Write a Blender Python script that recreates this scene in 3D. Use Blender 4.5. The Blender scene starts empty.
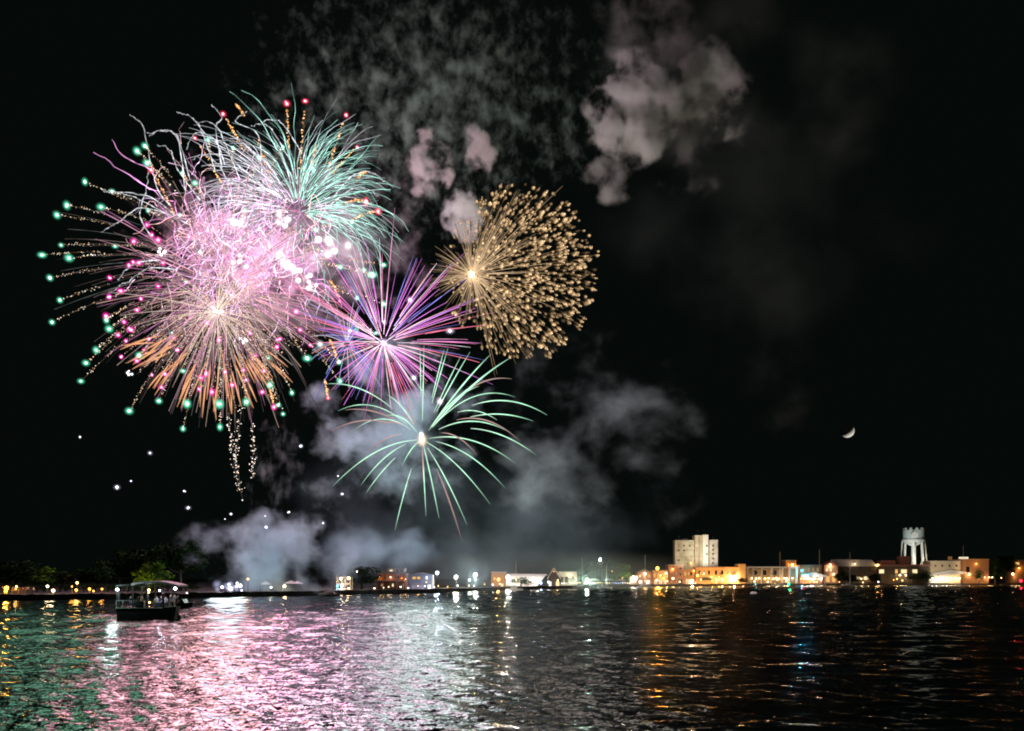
import bpy, math, random
import numpy as np
from mathutils import Vector, Matrix, noise as mnoise

random.seed(7)
rng = np.random.default_rng(11)
S = bpy.context.scene
COL = S.collection

# ------------------------------------------------------------------ camera, sky, sun, exposure
F, CX, HY, CAMH = 804.0, 512.0, 578.0, 5.0          # focal length, centre column, horizon row in pixels; metres above the water
cam_d = bpy.data.cameras.new('camera')
cam = bpy.data.objects.new('camera', cam_d); COL.objects.link(cam)
cam.location = (0, 0, CAMH); cam.rotation_euler = (math.pi / 2, 0, 0)
cam_d.sensor_width = 36; cam_d.lens = F / 1024 * 36
cam_d.shift_y = (HY - 365.5) / 1024
cam_d.clip_start = 0.1; cam_d.clip_end = 9000
S.camera = cam

W = bpy.data.worlds.new('World'); S.world = W; W.use_nodes = True
bg = W.node_tree.nodes['Background']
bg.inputs[0].default_value = (0.55, 0.95, 0.80, 1); bg.inputs[1].default_value = 0.0030   # moonless-dark night sky

sun_d = bpy.data.lights.new('moonlight', 'SUN'); sun_d.energy = 5.0; sun_d.angle = math.radians(0.5); sun_d.color = (1, .96, .88)
sun = bpy.data.objects.new('moonlight', sun_d); COL.objects.link(sun)
# the sun is below the horizon behind the moon: it lights the moon's crescent only
sun.rotation_euler = Vector((-0.62, -0.16, 0.66)).to_track_quat('-Z', 'Y').to_euler()

S.view_settings.view_transform = 'Standard'; S.view_settings.look = 'None'
S.view_settings.gamma = 1; S.view_settings.use_curve_mapping = False
S.view_settings.exposure = 0.0
S.render.engine = 'CYCLES'
cy = S.cycles
cy.use_denoising = True
cy.use_adaptive_sampling = False
cy.max_bounces = 6; cy.diffuse_bounces = 2; cy.glossy_bounces = 3; cy.transmission_bounces = 2
cy.volume_bounces = 3; cy.transparent_max_bounces = 64
cy.sample_clamp_indirect = 6.0
cy.pixel_filter_type = 'BLACKMAN_HARRIS'; cy.filter_width = 1.9
cy.volume_step_rate = 1.0; cy.volume_max_steps = 128


def at(x, y, Y):
    return Vector(((x - CX) * Y / F, Y, CAMH - (y - HY) * Y / F))


# ------------------------------------------------------------------ helpers
def nodes_of(m):
    m.use_nodes = True
    return m.node_tree.nodes, m.node_tree.links


MATS = {}


def mat(name, col, rough=.7, metal=0., var=.18, scale=1.2, bump=0.):
    """opaque painted / natural surface with a little mottled variation of its own"""
    if name in MATS: return MATS[name]
    m = bpy.data.materials.new(name); N, L = nodes_of(m)
    b = N['Principled BSDF']; b.inputs['Roughness'].default_value = rough; b.inputs['Metallic'].default_value = metal
    tc = N.new('ShaderNodeTexCoord'); nz = N.new('ShaderNodeTexNoise')
    nz.inputs['Scale'].default_value = scale; nz.inputs['Detail'].default_value = 5
    L.new(tc.outputs['Object'], nz.inputs['Vector'])
    r = N.new('ShaderNodeValToRGB'); e = r.color_ramp.elements
    e[0].position = .3; e[1].position = .72
    e[0].color = tuple(c * (1 - var) for c in col) + (1,); e[1].color = tuple(min(1, c * (1 + var)) for c in col) + (1,)
    L.new(nz.outputs['Fac'], r.inputs['Fac']); L.new(r.outputs['Color'], b.inputs['Base Color'])
    if bump:
        bp = N.new('ShaderNodeBump'); bp.inputs['Strength'].default_value = bump
        L.new(nz.outputs['Fac'], bp.inputs['Height']); L.new(bp.outputs['Normal'], b.inputs['Normal'])
    MATS[name] = m
    return m


def emis(name, col, strength, sample='FRONT'):
    if name in MATS: return MATS[name]
    m = bpy.data.materials.new(name); N, L = nodes_of(m)
    N.remove(N['Principled BSDF'])
    e = N.new('ShaderNodeEmission'); e.inputs[0].default_value = tuple(col) + (1,); e.inputs[1].default_value = strength
    L.new(e.outputs[0], N['Material Output'].inputs[0])
    m.cycles.emission_sampling = sample
    MATS[name] = m
    return m


def spark_material():
    """burning sparks: colour per spark comes from the attribute 'spark_tint'"""
    m = bpy.data.materials.new('burning_spark'); N, L = nodes_of(m); N.remove(N['Principled BSDF'])
    a = N.new('ShaderNodeAttribute'); a.attribute_name = 'spark_tint'
    e = N.new('ShaderNodeEmission'); e.inputs[1].default_value = 1.0
    L.new(a.outputs['Color'], e.inputs[0]); L.new(e.outputs[0], N['Material Output'].inputs[0])
    m.cycles.emission_sampling = 'NONE'
    return m


def halo_material():
    """lens glow painted as a shell round a star: additive, strongest through its middle"""
    m = bpy.data.materials.new('star_halo'); N, L = nodes_of(m); N.remove(N['Principled BSDF'])
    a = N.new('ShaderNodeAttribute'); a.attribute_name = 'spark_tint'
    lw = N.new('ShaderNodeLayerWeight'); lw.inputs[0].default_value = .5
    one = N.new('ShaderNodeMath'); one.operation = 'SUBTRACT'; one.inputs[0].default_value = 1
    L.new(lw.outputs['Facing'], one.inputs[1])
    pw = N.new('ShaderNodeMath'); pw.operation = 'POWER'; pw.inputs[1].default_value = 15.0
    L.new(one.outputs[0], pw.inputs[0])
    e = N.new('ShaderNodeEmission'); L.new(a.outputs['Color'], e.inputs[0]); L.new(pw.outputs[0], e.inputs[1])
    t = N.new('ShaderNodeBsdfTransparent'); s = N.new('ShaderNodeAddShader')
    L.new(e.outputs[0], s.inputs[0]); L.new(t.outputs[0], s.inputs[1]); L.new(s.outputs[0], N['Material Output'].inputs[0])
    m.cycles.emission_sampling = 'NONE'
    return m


SPARK, HALO = spark_material(), halo_material()  # the second one paints lens glow as emissive shells round the stars


def _ico(sub):
    import bmesh
    bm = bmesh.new(); bmesh.ops.create_icosphere(bm, subdivisions=sub, radius=1)
    v = np.array([x.co[:] for x in bm.verts]); bm.verts.index_update()
    f = [[w.index for w in x.verts] for x in bm.faces]; bm.free()
    return v, f


ICO1, ICO2, ICO3 = _ico(1), _ico(2), _ico(3)
OCT = (np.array([(1, 0, 0), (-1, 0, 0), (0, 1, 0), (0, -1, 0), (0, 0, 1), (0, 0, -1)], float),
       [[0, 2, 4], [2, 1, 4], [1, 3, 4], [3, 0, 4], [2, 0, 5], [1, 2, 5], [3, 1, 5], [0, 3, 5]])


class MB:
    """collects shapes, builds ONE mesh object"""
    def __init__(s): s.v = []; s.f = []; s.m = []; s.c = []
    def add(s, vs, fs, mi=0, col=None):
        b = len(s.v); s.v += [tuple(map(float, p)) for p in vs]
        s.f += [[b + i for i in f] for f in fs]; s.m += [mi] * len(fs)
        if col is not None:
            if len(col) == len(vs) and hasattr(col[0], '__len__'): s.c += [tuple(c) for c in col]
            else: s.c += [tuple(col)] * len(vs)
        else: s.c += [(0, 0, 0)] * len(vs)
        return s
    def box(s, x0, x1, y0, y1, z0, z1, mi=0):
        v = [(x, y, z) for z in (z0, z1) for y in (y0, y1) for x in (x0, x1)]
        return s.add(v, [[0, 2, 3, 1], [4, 5, 7, 6], [0, 1, 5, 4], [2, 6, 7, 3], [0, 4, 6, 2], [1, 3, 7, 5]], mi)
    def prism(s, poly, y0, y1, mi=0):
        """polygon in xz pushed through y"""
        n = len(poly)
        v = [(x, y0, z) for x, z in poly] + [(x, y1, z) for x, z in poly]
        fs = [list(range(n)), list(range(2 * n - 1, n - 1, -1))] + [[i, n + i, n + (i + 1) % n, (i + 1) % n] for i in range(n)]
        return s.add(v, fs, mi)
    def tube(s, pts, rad, n=6, mi=0, col=None, cap=True):
        pts = [Vector(p) for p in pts]; k = len(pts)
        if not hasattr(rad, '__len__'): rad = [rad] * k
        vs = []; cs = []
        for i, p in enumerate(pts):
            d = (pts[min(i + 1, k - 1)] - pts[max(i - 1, 0)])
            d = d.normalized() if d.length > 1e-9 else Vector((0, 0, 1))
            a = d.cross(Vector((0, 1, 0.01)))
            if a.length < 1e-3: a = d.cross(Vector((1, 0, 0)))
            a.normalize(); b = d.cross(a)
            for j in range(n):
                t = 2 * math.pi * j / n
                vs.append(p + (a * math.cos(t) + b * math.sin(t)) * rad[i]); 
                if col is not None: cs.append(col[i] if hasattr(col[0], '__len__') else col)
        fs = [[i * n + j, i * n + (j + 1) % n, (i + 1) * n + (j + 1) % n, (i + 1) * n + j] for i in range(k - 1) for j in range(n)]
        if cap: fs += [list(range(n - 1, -1, -1)), list(range((k - 1) * n, k * n))]
        return s.add(vs, fs, mi, cs if col is not None else None)
    def ball(s, c, r, ico=None, mi=0, col=None):
        v, f = ico or ICO1
        r = np.array(r) if hasattr(r, '__len__') else r
        return s.add(v * r + np.array(c), f, mi, col)
    def build(s, name, mats, parent=None, loc=None, smooth=False, lit=False):
        me = bpy.data.meshes.new(name); me.from_pydata(s.v, [], s.f)
        for m in (mats if isinstance(mats, (list, tuple)) else [mats]): me.materials.append(m)
        me.polygons.foreach_set('material_index', s.m)
        if smooth or lit: me.polygons.foreach_set('use_smooth', [True] * len(s.f))
        if lit:
            a = me.attributes.new('spark_tint', 'FLOAT_COLOR', 'POINT')
            c = np.ones((len(s.v), 4)); c[:, :3] = np.array(s.c)
            a.data.foreach_set('color', c.ravel())
        me.update()
        o = bpy.data.objects.new(name, me); COL.objects.link(o)
        if parent: o.parent = parent
        if loc is not None: o.location = loc
        return o


def tag(o, label, cat, group=None):
    o['label'] = label; o['category'] = cat
    if group: o['group'] = group
    return o


def kind(o, k): o['kind'] = k; return o


def thing(name, label, cat, loc=(0, 0, 0), rz=0, group=None):
    o = bpy.data.objects.new(name, None); COL.objects.link(o); o.empty_display_size = .5
    o.location = loc; o.rotation_euler = (0, 0, rz)
    return tag(o, label, cat, group)


def copy_tree(o, parent=None):
    c = o.copy(); COL.objects.link(c)
    if parent: c.parent = parent
    for ch in list(o.children): copy_tree(ch, c)
    return c


def point_light(name, parent, loc, watts, col, r=1.0):
    d = bpy.data.lights.new(name, 'POINT'); d.energy = watts; d.color = col; d.shadow_soft_size = r
    o = bpy.data.objects.new(name, d); COL.objects.link(o); o.location = loc
    if parent: o.parent = parent
    return o


def shore(px):
    return float(np.interp(px, [-300, -80, 0, 100, 230, 300, 360, 440, 520, 600, 660, 700, 800, 900, 1024, 1200, 1500],
                           [150, 165, 176, 185, 206, 222, 240, 268, 335, 400, 450, 480, 520, 545, 580, 600, 620]))


GZ = 1.3     # quay level above the water

# ------------------------------------------------------------------ water: one sheet, real waves near the camera
def make_water():
    r = np.concatenate([np.geomspace(9, 18, 40)[:-1], np.geomspace(18, 120, 760), np.arange(121, 640, 1.0), np.geomspace(646, 2900, 40)])
    th = np.linspace(math.radians(-50), math.radians(50), 900)
    R, T = np.meshgrid(r, th, indexing='ij')
    X = R * np.sin(T); Y = R * np.cos(T); Z = np.zeros_like(X)
    wr = np.random.default_rng(5)
    for k in range(64):
        lam = 0.38 * (2.6 / 0.38) ** wr.random()
        a = math.radians(wr.normal(250, 34))               # mainly rolling towards the camera, a little from the right
        kx, ky = math.cos(a) * 2 * math.pi / lam, math.sin(a) * 2 * math.pi / lam
        amp = 0.0046 * lam ** 0.8
        fade = np.clip(1.3 - R / (lam * 60), 0, 1)        # waves finer than the sheet's faces are left to the bump
        ph = kx * X + ky * Y + wr.random() * 6.283
        Z += amp * fade * (np.sin(ph) + .22 * np.cos(2 * ph))
    for k in range(16):                                     # the longer chop, which carries on to the far shore
        lam = 3.4 * (6.5 / 3.4) ** wr.random(); a = math.radians(wr.normal(255, 30))
        kx, ky = math.cos(a) * 2 * math.pi / lam, math.sin(a) * 2 * math.pi / lam
        ph = kx * X + ky * Y + wr.random() * 6.283
        Z += .0068 * lam * (.20 + .80 * np.clip((R - 40) / 70, 0, 1)) * np.clip((660 - R) / 60, 0, 1) * (np.sin(ph) + .2 * np.cos(2 * ph))
    nr, nt = X.shape
    v = np.stack([X, Y, Z], -1).reshape(-1, 3)
    i = (np.arange(nr - 1)[:, None] * nt + np.arange(nt - 1)[None]).ravel()
    q = np.stack([i, i + nt, i + nt + 1, i + 1], -1)       # wound so that the normals point up
    q = q[:, ::-1]
    me = bpy.data.meshes.new('water')
    me.vertices.add(len(v)); me.vertices.foreach_set('co', v.ravel())
    me.loops.add(q.size); me.loops.foreach_set('vertex_index', q.ravel().astype(np.int32))
    me.polygons.add(len(q)); me.polygons.foreach_set('loop_start', np.arange(0, q.size, 4, dtype=np.int32))
    me.polygons.foreach_set('use_smooth', np.ones(len(q), bool))
    me.update(calc_edges=True); me.validate()
    m = bpy.data.materials.new('lake_water'); N, L = nodes_of(m); b = N['Principled BSDF']
    b.inputs['Base Color'].default_value = (.003, .012, .009, 1); b.inputs['Roughness'].default_value = .14
    b.inputs['IOR'].default_value = 1.333
    geo = N.new('ShaderNodeNewGeometry')
    def slope(scale, sx, sy, detail, kx, ky):
        """surface slopes read straight from a noise field, so that ripples keep their steepness however far away"""
        mp = N.new('ShaderNodeMapping'); mp.inputs['Scale'].default_value = (sx, sy, 1); mp.inputs['Rotation'].default_value = (0, 0, .22)
        t = N.new('ShaderNodeTexNoise'); t.inputs['Scale'].default_value = scale; t.inputs['Detail'].default_value = detail; t.inputs['Roughness'].default_value = .55
        L.new(geo.outputs['Position'], mp.inputs['Vector']); L.new(mp.outputs[0], t.inputs['Vector'])
        a = N.new('ShaderNodeVectorMath'); a.operation = 'SUBTRACT'; L.new(t.outputs['Color'], a.inputs[0]); a.inputs[1].default_value = (.5, .5, .5)
        b_ = N.new('ShaderNodeVectorMath'); b_.operation = 'MULTIPLY'; L.new(a.outputs[0], b_.inputs[0]); b_.inputs[1].default_value = (kx, ky, 0)
        return b_.outputs[0]
    def vadd(a, c):
        x = N.new('ShaderNodeVectorMath'); x.operation = 'ADD'; L.new(a, x.inputs[0]); L.new(c, x.inputs[1]); return x.outputs[0]
    sl = vadd(slope(2.6, .75, 1.2, 2, .42, .70), slope(8.5, .8, 1.1, 2, .55, .85))
    nn = N.new('ShaderNodeVectorMath'); nn.operation = 'NORMALIZE'; L.new(vadd(sl, geo.outputs['Normal']), nn.inputs[0])
    L.new(nn.outputs[0], b.inputs['Normal'])
    me.materials.append(m)
    o = bpy.data.objects.new('water', me); COL.objects.link(o)
    return kind(o, 'structure')


make_water()

# ------------------------------------------------------------------ land and quay
PXS = list(range(-280, 1501, 4))
SH = [at(p, HY, shore(p)) for p in PXS]
mb = MB()
n = len(PXS)
vs = [(p.x, p.y, GZ) for p in SH] + [(p.x * 2500 / p.y, 2500, GZ) for p in SH]
mb.add(vs, [[i, i + 1, n + i + 1, n + i] for i in range(n - 1)])
kind(mb.build('ground', mat('dark_ground', (.011, .010, .009), .9, var=.4, scale=.15)), 'structure')
mb = MB()
for i in range(n - 1):
    a, b = SH[i], SH[i + 1]
    na = Vector((0, 1, 0))
    for (p, q) in ((a, b),):
        j_ = [mnoise.noise((k_ * .61, .3, 0)) * .32 for k_ in (i, i + 1)]; t_ = [.12 + mnoise.noise((k_ * .83, 4.3, 0)) * .22 for k_ in (i, i + 1)]
        v = [(p.x, p.y - .6, -1.5), (q.x, q.y - .6, -1.5), (q.x, q.y - .45 + j_[1], GZ + t_[1]), (p.x, p.y - .45 + j_[0], GZ + t_[0]),
             (q.x, q.y + .9, GZ + t_[1]), (p.x, p.y + .9, GZ + t_[0]), (p.x, p.y + .9, GZ - .3), (q.x, q.y + .9, GZ - .3)]
        mb.add(v, [[0, 1, 2, 3], [3, 2, 4, 5], [5, 4, 7, 6]])
tag(mb.build('seawall', mat('wet_stone', (.075, .07, .062), .9, var=.6, scale=.9)),
    'long dark stone seawall where the water meets the shore', 'seawall')

# ------------------------------------------------------------------ moon
moon_p = at(847.5, 431, 2450)
mb = MB(); mb.ball((0, 0, 0), 20, ICO3)
mm = bpy.data.materials.new('moon_rock'); N, L = nodes_of(mm)
b = N['Principled BSDF']; b.inputs['Roughness'].default_value = 1
nz = N.new('ShaderNodeTexNoise'); nz.inputs['Scale'].default_value = .08; nz.inputs['Detail'].default_value = 4
rp = N.new('ShaderNodeValToRGB'); rp.color_ramp.elements[0].color = (.45, .44, .42, 1); rp.color_ramp.elements[1].color = (.9, .88, .83, 1)
tc = N.new('ShaderNodeTexCoord'); L.new(tc.outputs['Object'], nz.inputs['Vector']); L.new(nz.outputs['Fac'], rp.inputs['Fac']); L.new(rp.outputs['Color'], b.inputs['Base Color'])
tag(mb.build('moon', mm, None, moon_p, smooth=True), 'small pale crescent moon alone in the dark sky', 'moon')

# ------------------------------------------------------------------ lamps
def lamp_mats(tone):
    c, k = TONES[tone]
    return emis('lamp_' + tone, c, k, 'NONE')


TONES = {'orange': ((1, .40, .05), 9), 'amber': ((1, .54, .14), 10), 'warm': ((1, .72, .38), 11), 'white': ((1, .93, .82), 12), 'cool': ((.78, .88, 1.0), 12), 'blue': ((.50, .64, 1.0), 11),
         'mint': ((.66, 1, .76), 12), 'teal': ((.06, .60, 1.0), 7), 'green': ((.01, 1, .40), 7), 'red': ((1, .015, .05), 8)}


def lamp_light(parent, loc, tone, r, k=2600.):
    """the light a lamp sheds, just below and in front of its globe"""
    return point_light('lamp_light', parent, (loc[0], loc[1] - r * .9 - .15, loc[2] - r * .9 - .15), k * max(r, .12) ** 2, TONES[tone][0], .35)


METAL = mat('dark_metal', (.035, .035, .038), .5, .6)
LAMPN = [0]


def street_lamp(px, py, tone, label, group=None, back=3.0, r=.3, D=None, name='street_lamp', boost=1.):
    Y = D or (shore(px) + back)
    p = at(px, py, Y)
    h = p.z - GZ
    t = thing(name, label, 'lamp', (p.x, p.y, GZ), 0, group)
    m = MB(); m.tube([(0, .0, 0), (0, 0, .5), (0, 0, max(.6, h - r))], [.11, .07, .05], 6); m.build('pole', METAL, t)
    m = MB(); m.ball((0, 0, h), r, ICO1); m.build('globe', lamp_mats(tone), t)
    lamp_light(t, (0, 0, h), tone, r, 2600. * boost)
    m = MB(); m.tube([(0, 0, h + r * .85), (0, 0, h + r * 1.25)], [r * .75, .03], 8); m.build('cap', METAL, t)
    return t


g1 = 'lamps along the promenade on the far left'
L1 = 'small orange street lamp under the trees of the left promenade'
street_lamp(6.8, 588, 'orange', 'large orange street lamp nearest the left end of the shore', back=4, r=.5, boost=2)
for x, y, tn, r in [(16.5, 586.5, 'amber', .2), (72, 586.5, 'orange', .16), (93.5, 591, 'orange', .2), (89.5, 589, 'orange', .3), (102, 589, 'orange', .22)]:
    street_lamp(x, y, tn, L1, g1, 4, r)
street_lamp(47.5, 586.3, 'warm', 'higher one of the white pair of lamps on the left promenade', None, 6, .3)
street_lamp(53.2, 590.6, 'warm', 'lower brighter one of the white pair of lamps on the left promenade', None, 3, .38)
street_lamp(77.2, 582.8, 'amber', 'tall amber lamp post above an orange one on the left promenade', None, 8, .3)
street_lamp(76.2, 590, 'orange', 'low orange lamp right under the tall amber lamp post', None, 4, .3)
street_lamp(248, 579, 'amber', 'small yellow lamp on a tall pole behind the low smoke', None, 8, .22)
street_lamp(271, 587.3, 'white', 'white lamp over the pale shelter in the low smoke', None, 4, .2)
street_lamp(284.5, 586, 'warm', 'big warm white lamp between the shelters in the low smoke', None, 4, .36)
street_lamp(357, 571.5, 'white', 'tiny white lamp high beside the lit steel frame', None, 12, .16)
street_lamp(437.2, 572.8, 'blue', 'bright bluish white lamp on the tall post beside the brick house', None, 6, .62, boost=3.5)
street_lamp(456, 577, 'white', 'round bright white lamp next after the bluish one', None, 6, .70, boost=8)
street_lamp(475.2, 575, 'white', 'round bright white lamp just before the orange wall', None, 8, .75, boost=8)
street_lamp(469.5, 580, 'mint', 'small greenish lamp beside the bright white one before the orange wall', None, 7, .35)
street_lamp(498.5, 579.5, 'orange', 'glowing orange lamp in front of the orange wall', None, 4, .6, boost=6)
street_lamp(508, 577, 'white', 'big white lamp between the orange wall and the long pale roof', None, 4, .85, boost=8)
street_lamp(541, 583, 'blue', 'low bluish lamp under the pale gable by the dome tree', None, 3, .45)
street_lamp(587, 580, 'mint', 'bright greenish white lamp beside the tall pale mast', None, 6, .9, boost=10)
street_lamp(612.3, 571, 'amber', 'single yellow lamp high among the dark trees', None, 22, .35)
street_lamp(622.5, 577.8, 'amber', 'tiny yellow lamp lower among the dark trees', None, 22, .2)
street_lamp(636.5, 578, 'white', 'white lamp at the near end of the orange waterfront', None, 6, .62, boost=9)
street_lamp(645, 574, 'warm', 'warm lamp in front of the pink gabled shop', None, 6, .7)
street_lamp(657.5, 568.3, 'orange', 'tallest deep orange lamp of the waterfront', None, 6, 1.0, boost=14)
street_lamp(673, 578.4, 'warm', 'warm lamp in front of the stepped pink building', None, 6, .62)
street_lamp(692.3, 581, 'warm', 'brightest low lamp at the foot of the white hotel', None, 4, .9, boost=14)
street_lamp(697.5, 575.5, 'amber', 'amber lamp above the dark awning', None, 6, .62)
street_lamp(711.5, 577, 'amber', 'amber lamp just past the dark awning', None, 6, .5)
street_lamp(722, 579.3, 'amber', 'amber lamp under the arched windows', None, 6, .6, boost=8)
street_lamp(734, 576.4, 'warm', 'warm lamp at the far end of the arched windows', None, 6, .75, boost=8)
street_lamp(802, 570.4, 'teal', 'cyan signal lamp high between the arcade and the bright canopy', None, 8, .75, boost=4)
street_lamp(775, 587.3 - 3.5, 'warm', 'small warm lamp on the quay in front of the arcade', None, 1.5, .3)

street_lamp(949, 579, 'warm', 'bright warm lamp added on the quay before the white awning of the cream hall', None, 3, .5, boost=9)  # added lamp, strengthens the cream streak on the water
street_lamp(812, 579.5, 'white', 'bright white lamp on the quay before the bright canopy', None, 3, .5, boost=7)
street_lamp(897, 579, 'amber', 'amber lamp on the quay before the low reddish house', None, 3, .35, boost=5)
qr = random.Random(17)
for i in range(34):
    x = 632 + i * 11.3 + qr.uniform(-4, 4)
    y = 580.6 + qr.uniform(-2.2, 1.6) - max(0, (x - 850) * .006)
    tn = qr.choice(['amber', 'warm', 'warm', 'orange', 'white'])
    street_lamp(x, y, tn, 'small quay lamp on a short post among the people of the right waterfront', 'small quay lamps on the right waterfront', 1.6 + qr.random() * 2, .26 + .16 * qr.random(), name='quay_lamp')
for i in range(16):
    x = 372 + i * 8.6 + qr.uniform(-3, 3)
    street_lamp(x, 588.3 - i * .25 + qr.uniform(-1.2, .8), qr.choice(['warm', 'white', 'amber']), 'tiny quay lamp along the hazy middle shore', 'tiny quay lamps on the middle shore', 2 + qr.random() * 3, .13 + .09 * qr.random(), name='quay_lamp')

# lights on posts standing in the water
def marker(px, pyl, pyw, tone, label, r):
    Y = F * CAMH / (pyw - HY)
    p = at(px, pyl, Y)
    t = thing('channel_marker', label, 'marker', (p.x, p.y, 0))
    m = MB(); m.tube([(0, 0, -1.5), (0, 0, p.z)], .14, 7); m.build('post', METAL, t)
    m = MB(); m.ball((0, 0, p.z + r), r); m.build('lantern', lamp_mats(tone), t); lamp_light(t, (0, 0, p.z + r), tone, r)


marker(788.8, 585.2, 589.0, 'green', 'green navigation light on a post off the arcade', .48)
marker(803, 582.4, 587.8, 'red', 'dim red navigation light on a post below the bright canopy', .28)
marker(755.5, 584.6, 588.6, 'teal', 'small teal navigation light on a post by the dark quay tree', .22)
marker(1020.8, 582, 588.2, 'red', 'bright red navigation light at the far right end', .62)

# ------------------------------------------------------------------ buildings
WIN_DARK = mat('dark_window_glass', (.012, .013, .015), .15, var=.3)
LIT = {'amber': emis('lit_window_amber', (1, .55, .16), .9), 'warm': emis('lit_window_warm', (1, .76, .42), 1.2),
       'white': emis('lit_window_white', (1, .93, .82), 1.5), 'dim': emis('lit_window_dim', (1, .6, .3), .35)}
FRAME = mat('window_frame_paint', (.22, .20, .17), .6)


class Building:
    """walls and openings given in picture columns/rows at the building's own distance, built at real size"""
    def __init__(s, name, label, cat, px, D):
        s.D = D; p = at(px, HY, D); s.o = thing(name, label, cat, (p.x, D, GZ)); s.px = px
    def x(s, px): return (px - s.px) * s.D / F
    def z(s, py): return CAMH - (py - HY) * s.D / F - GZ
    def block(s, part, x0, x1, yt, material, depth=10, y0=0., yb=None, over=0.):
        m = MB(); zb = -.2 if yb is None else s.z(yb)
        m.box(s.x(x0), s.x(x1), y0, y0 + depth, zb, s.z(yt))
        return m.build(part, material, s.o)
    def roof(s, x0, x1, yt, h, material, depth=10, y0=0., lip=.25, part='roof'):
        m = MB(); m.box(s.x(x0) - lip, s.x(x1) + lip, y0 - lip, y0 + depth + lip, s.z(yt) + .003, s.z(yt) + h)
        return m.build(part, material, s.o)
    def gable(s, x0, x1, ye, yp, material, depth=10, y0=0., lip=.3, part='roof'):
        m = MB(); a, b = s.x(x0) - lip, s.x(x1) + lip
        m.prism([(a, s.z(ye) + .01), (b, s.z(ye) + .01), ((a + b) / 2, s.z(yp))], y0 - lip, y0 + depth + lip)
        return m.build(part, material, s.o)
    def window(s, x0, x1, y0_, y1_, lit=None, y0=0., part='window'):
        m = MB(); a, b, t, bo = s.x(x0), s.x(x1), s.z(y0_), s.z(y1_); w = .09
        m.box(a, a + w, y0 - .08, y0 + .05, bo, t); m.box(b - w, b, y0 - .08, y0 + .05, bo, t)
        m.box(a + w, b - w, y0 - .08, y0 + .05, t - w, t); m.box(a - .08, b + .08, y0 - .14, y0 + .05, bo - .1, bo)
        wn = m.build(part, FRAME, s.o)
        m = MB(); m.box(a + w, b - w, y0 - .03, y0 + .04, bo, t - w)
        m.build('pane', LIT[lit] if lit else WIN_DARK, wn)
        return wn
    def lamp(s, px, py, tone, r=.3, y0=0.):
        m = MB(); m.ball((s.x(px), y0 - r - .25, s.z(py)), r); o = m.build('wall_lamp', lamp_mats(tone), s.o); lamp_light(s.o, (s.x(px), y0 - r - .25, s.z(py)), tone, r)
        m = MB(); m.tube([(s.x(px), y0 + .05, s.z(py) + r * .5), (s.x(px), y0 - r - .2, s.z(py) + r * 1.05)], .05, 5); m.build('bracket', METAL, o)
        return o


STUCCO = mat('cream_stucco', (.46, .42, .34), .85, var=.1, scale=.4)
STUCCO2 = mat('pale_concrete', (.50, .47, .41), .85, var=.25, scale=.4)
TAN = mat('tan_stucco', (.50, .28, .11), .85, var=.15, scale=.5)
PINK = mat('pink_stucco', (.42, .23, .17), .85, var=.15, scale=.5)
BRICK = mat('red_brick', (.22, .085, .06), .9, var=.3, scale=2.5)
OBRICK = mat('orange_brick', (.38, .17, .07), .9, var=.25, scale=2.5)
DWOOD = mat('dark_timber', (.05, .04, .032), .8, var=.3)
GREYROOF = mat('grey_roofing', (.14, .13, .12), .85, var=.25)
PALEROOF = mat('pale_sheet_roof', (.55, .53, .50), .6, var=.12)
CANVAS = mat('white_canvas', (.75, .73, .70), .75, var=.08)
REDCANVAS = mat('red_awning_cloth', (.35, .06, .05), .8)
DARKCLOTH = mat('dark_awning_cloth', (.03, .035, .03), .8)

# white hotel: main slab, stair tower, end wing
H = Building('hotel', 'tall pale concrete hotel floodlit above the orange waterfront', 'hotel', 696, 512)
H.block('main_block', 675.6, 695, 541, mat('olive_stucco', (.36, .34, .25), .85, var=.3, scale=.35), 6, 2.0)
H.block('stair_tower', 695.1, 708.2, 535.2, mat('tan_render', (.36, .31, .22), .85, var=.3, scale=.35), 8, .4)
H.block('tower_fin', 702.6, 708.0, 534.8, mat('white_paint', (.62, .60, .54), .8, var=.06), 3, -.9)
H.block('end_wing', 709.6, 718.2, 540.6, STUCCO2, 12, .9)
H.block('link', 708.3, 709.5, 542, mat('dark_gap_panel', (.10, .085, .06), .9), 9, 3.2)  # darker panel set back between the tower and the end wing
H.roof(675.6, 694.9, 541, .55, STUCCO, 6, 2.0, .25, 'parapet')
H.roof(709.8, 718.0, 540.6, .5, STUCCO2, 12, .9, .25, 'parapet')
m = MB(); m.box(H.x(684), H.x(689), 3.5, 6.5, H.z(541) + .56, H.z(538.6)); m.build('plant_room', GREYROOF, H.o)
for c in (679.3, 684.7, 690.5):
    for rr, y in enumerate((545.5, 550.3, 555.2, 560, 564.5)):
        if (rr, int(c)) not in ((0, 679), (0, 690), (1, 679), (1, 684), (3, 679), (4, 690), (0, 684)): continue
        H.window(c - .75, c + .75, y - .8, y + .8, 'dim' if (rr, int(c)) in ((0, 679), (4, 690)) else None, 2.0)
for y in (545.8, 554.0): H.window(705.6, 707.2, y - .9, y + .9, None, -.9)
for y in (545.5, 549.7, 553.9, 558.4, 562.5): H.window(712.6, 714.4, y - .9, y + .9, None, .9)
H.lamp(691.5, 563, 'amber', .3, 2.0)
for xa, ya in ((680, 541), (699, 535.2), (705, 535.2), (714, 540.6)):
    m = MB(); z0 = H.z(ya); m.tube([(H.x(xa), 3, z0), (H.x(xa), 3, z0 + 3.4)], .10, 5); m.tube([(H.x(xa) - .7, 3, z0 + 2.8), (H.x(xa) + .7, 3, z0 + 2.8)], .06, 5); m.build('antenna', METAL, H.o)
m = MB()
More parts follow.
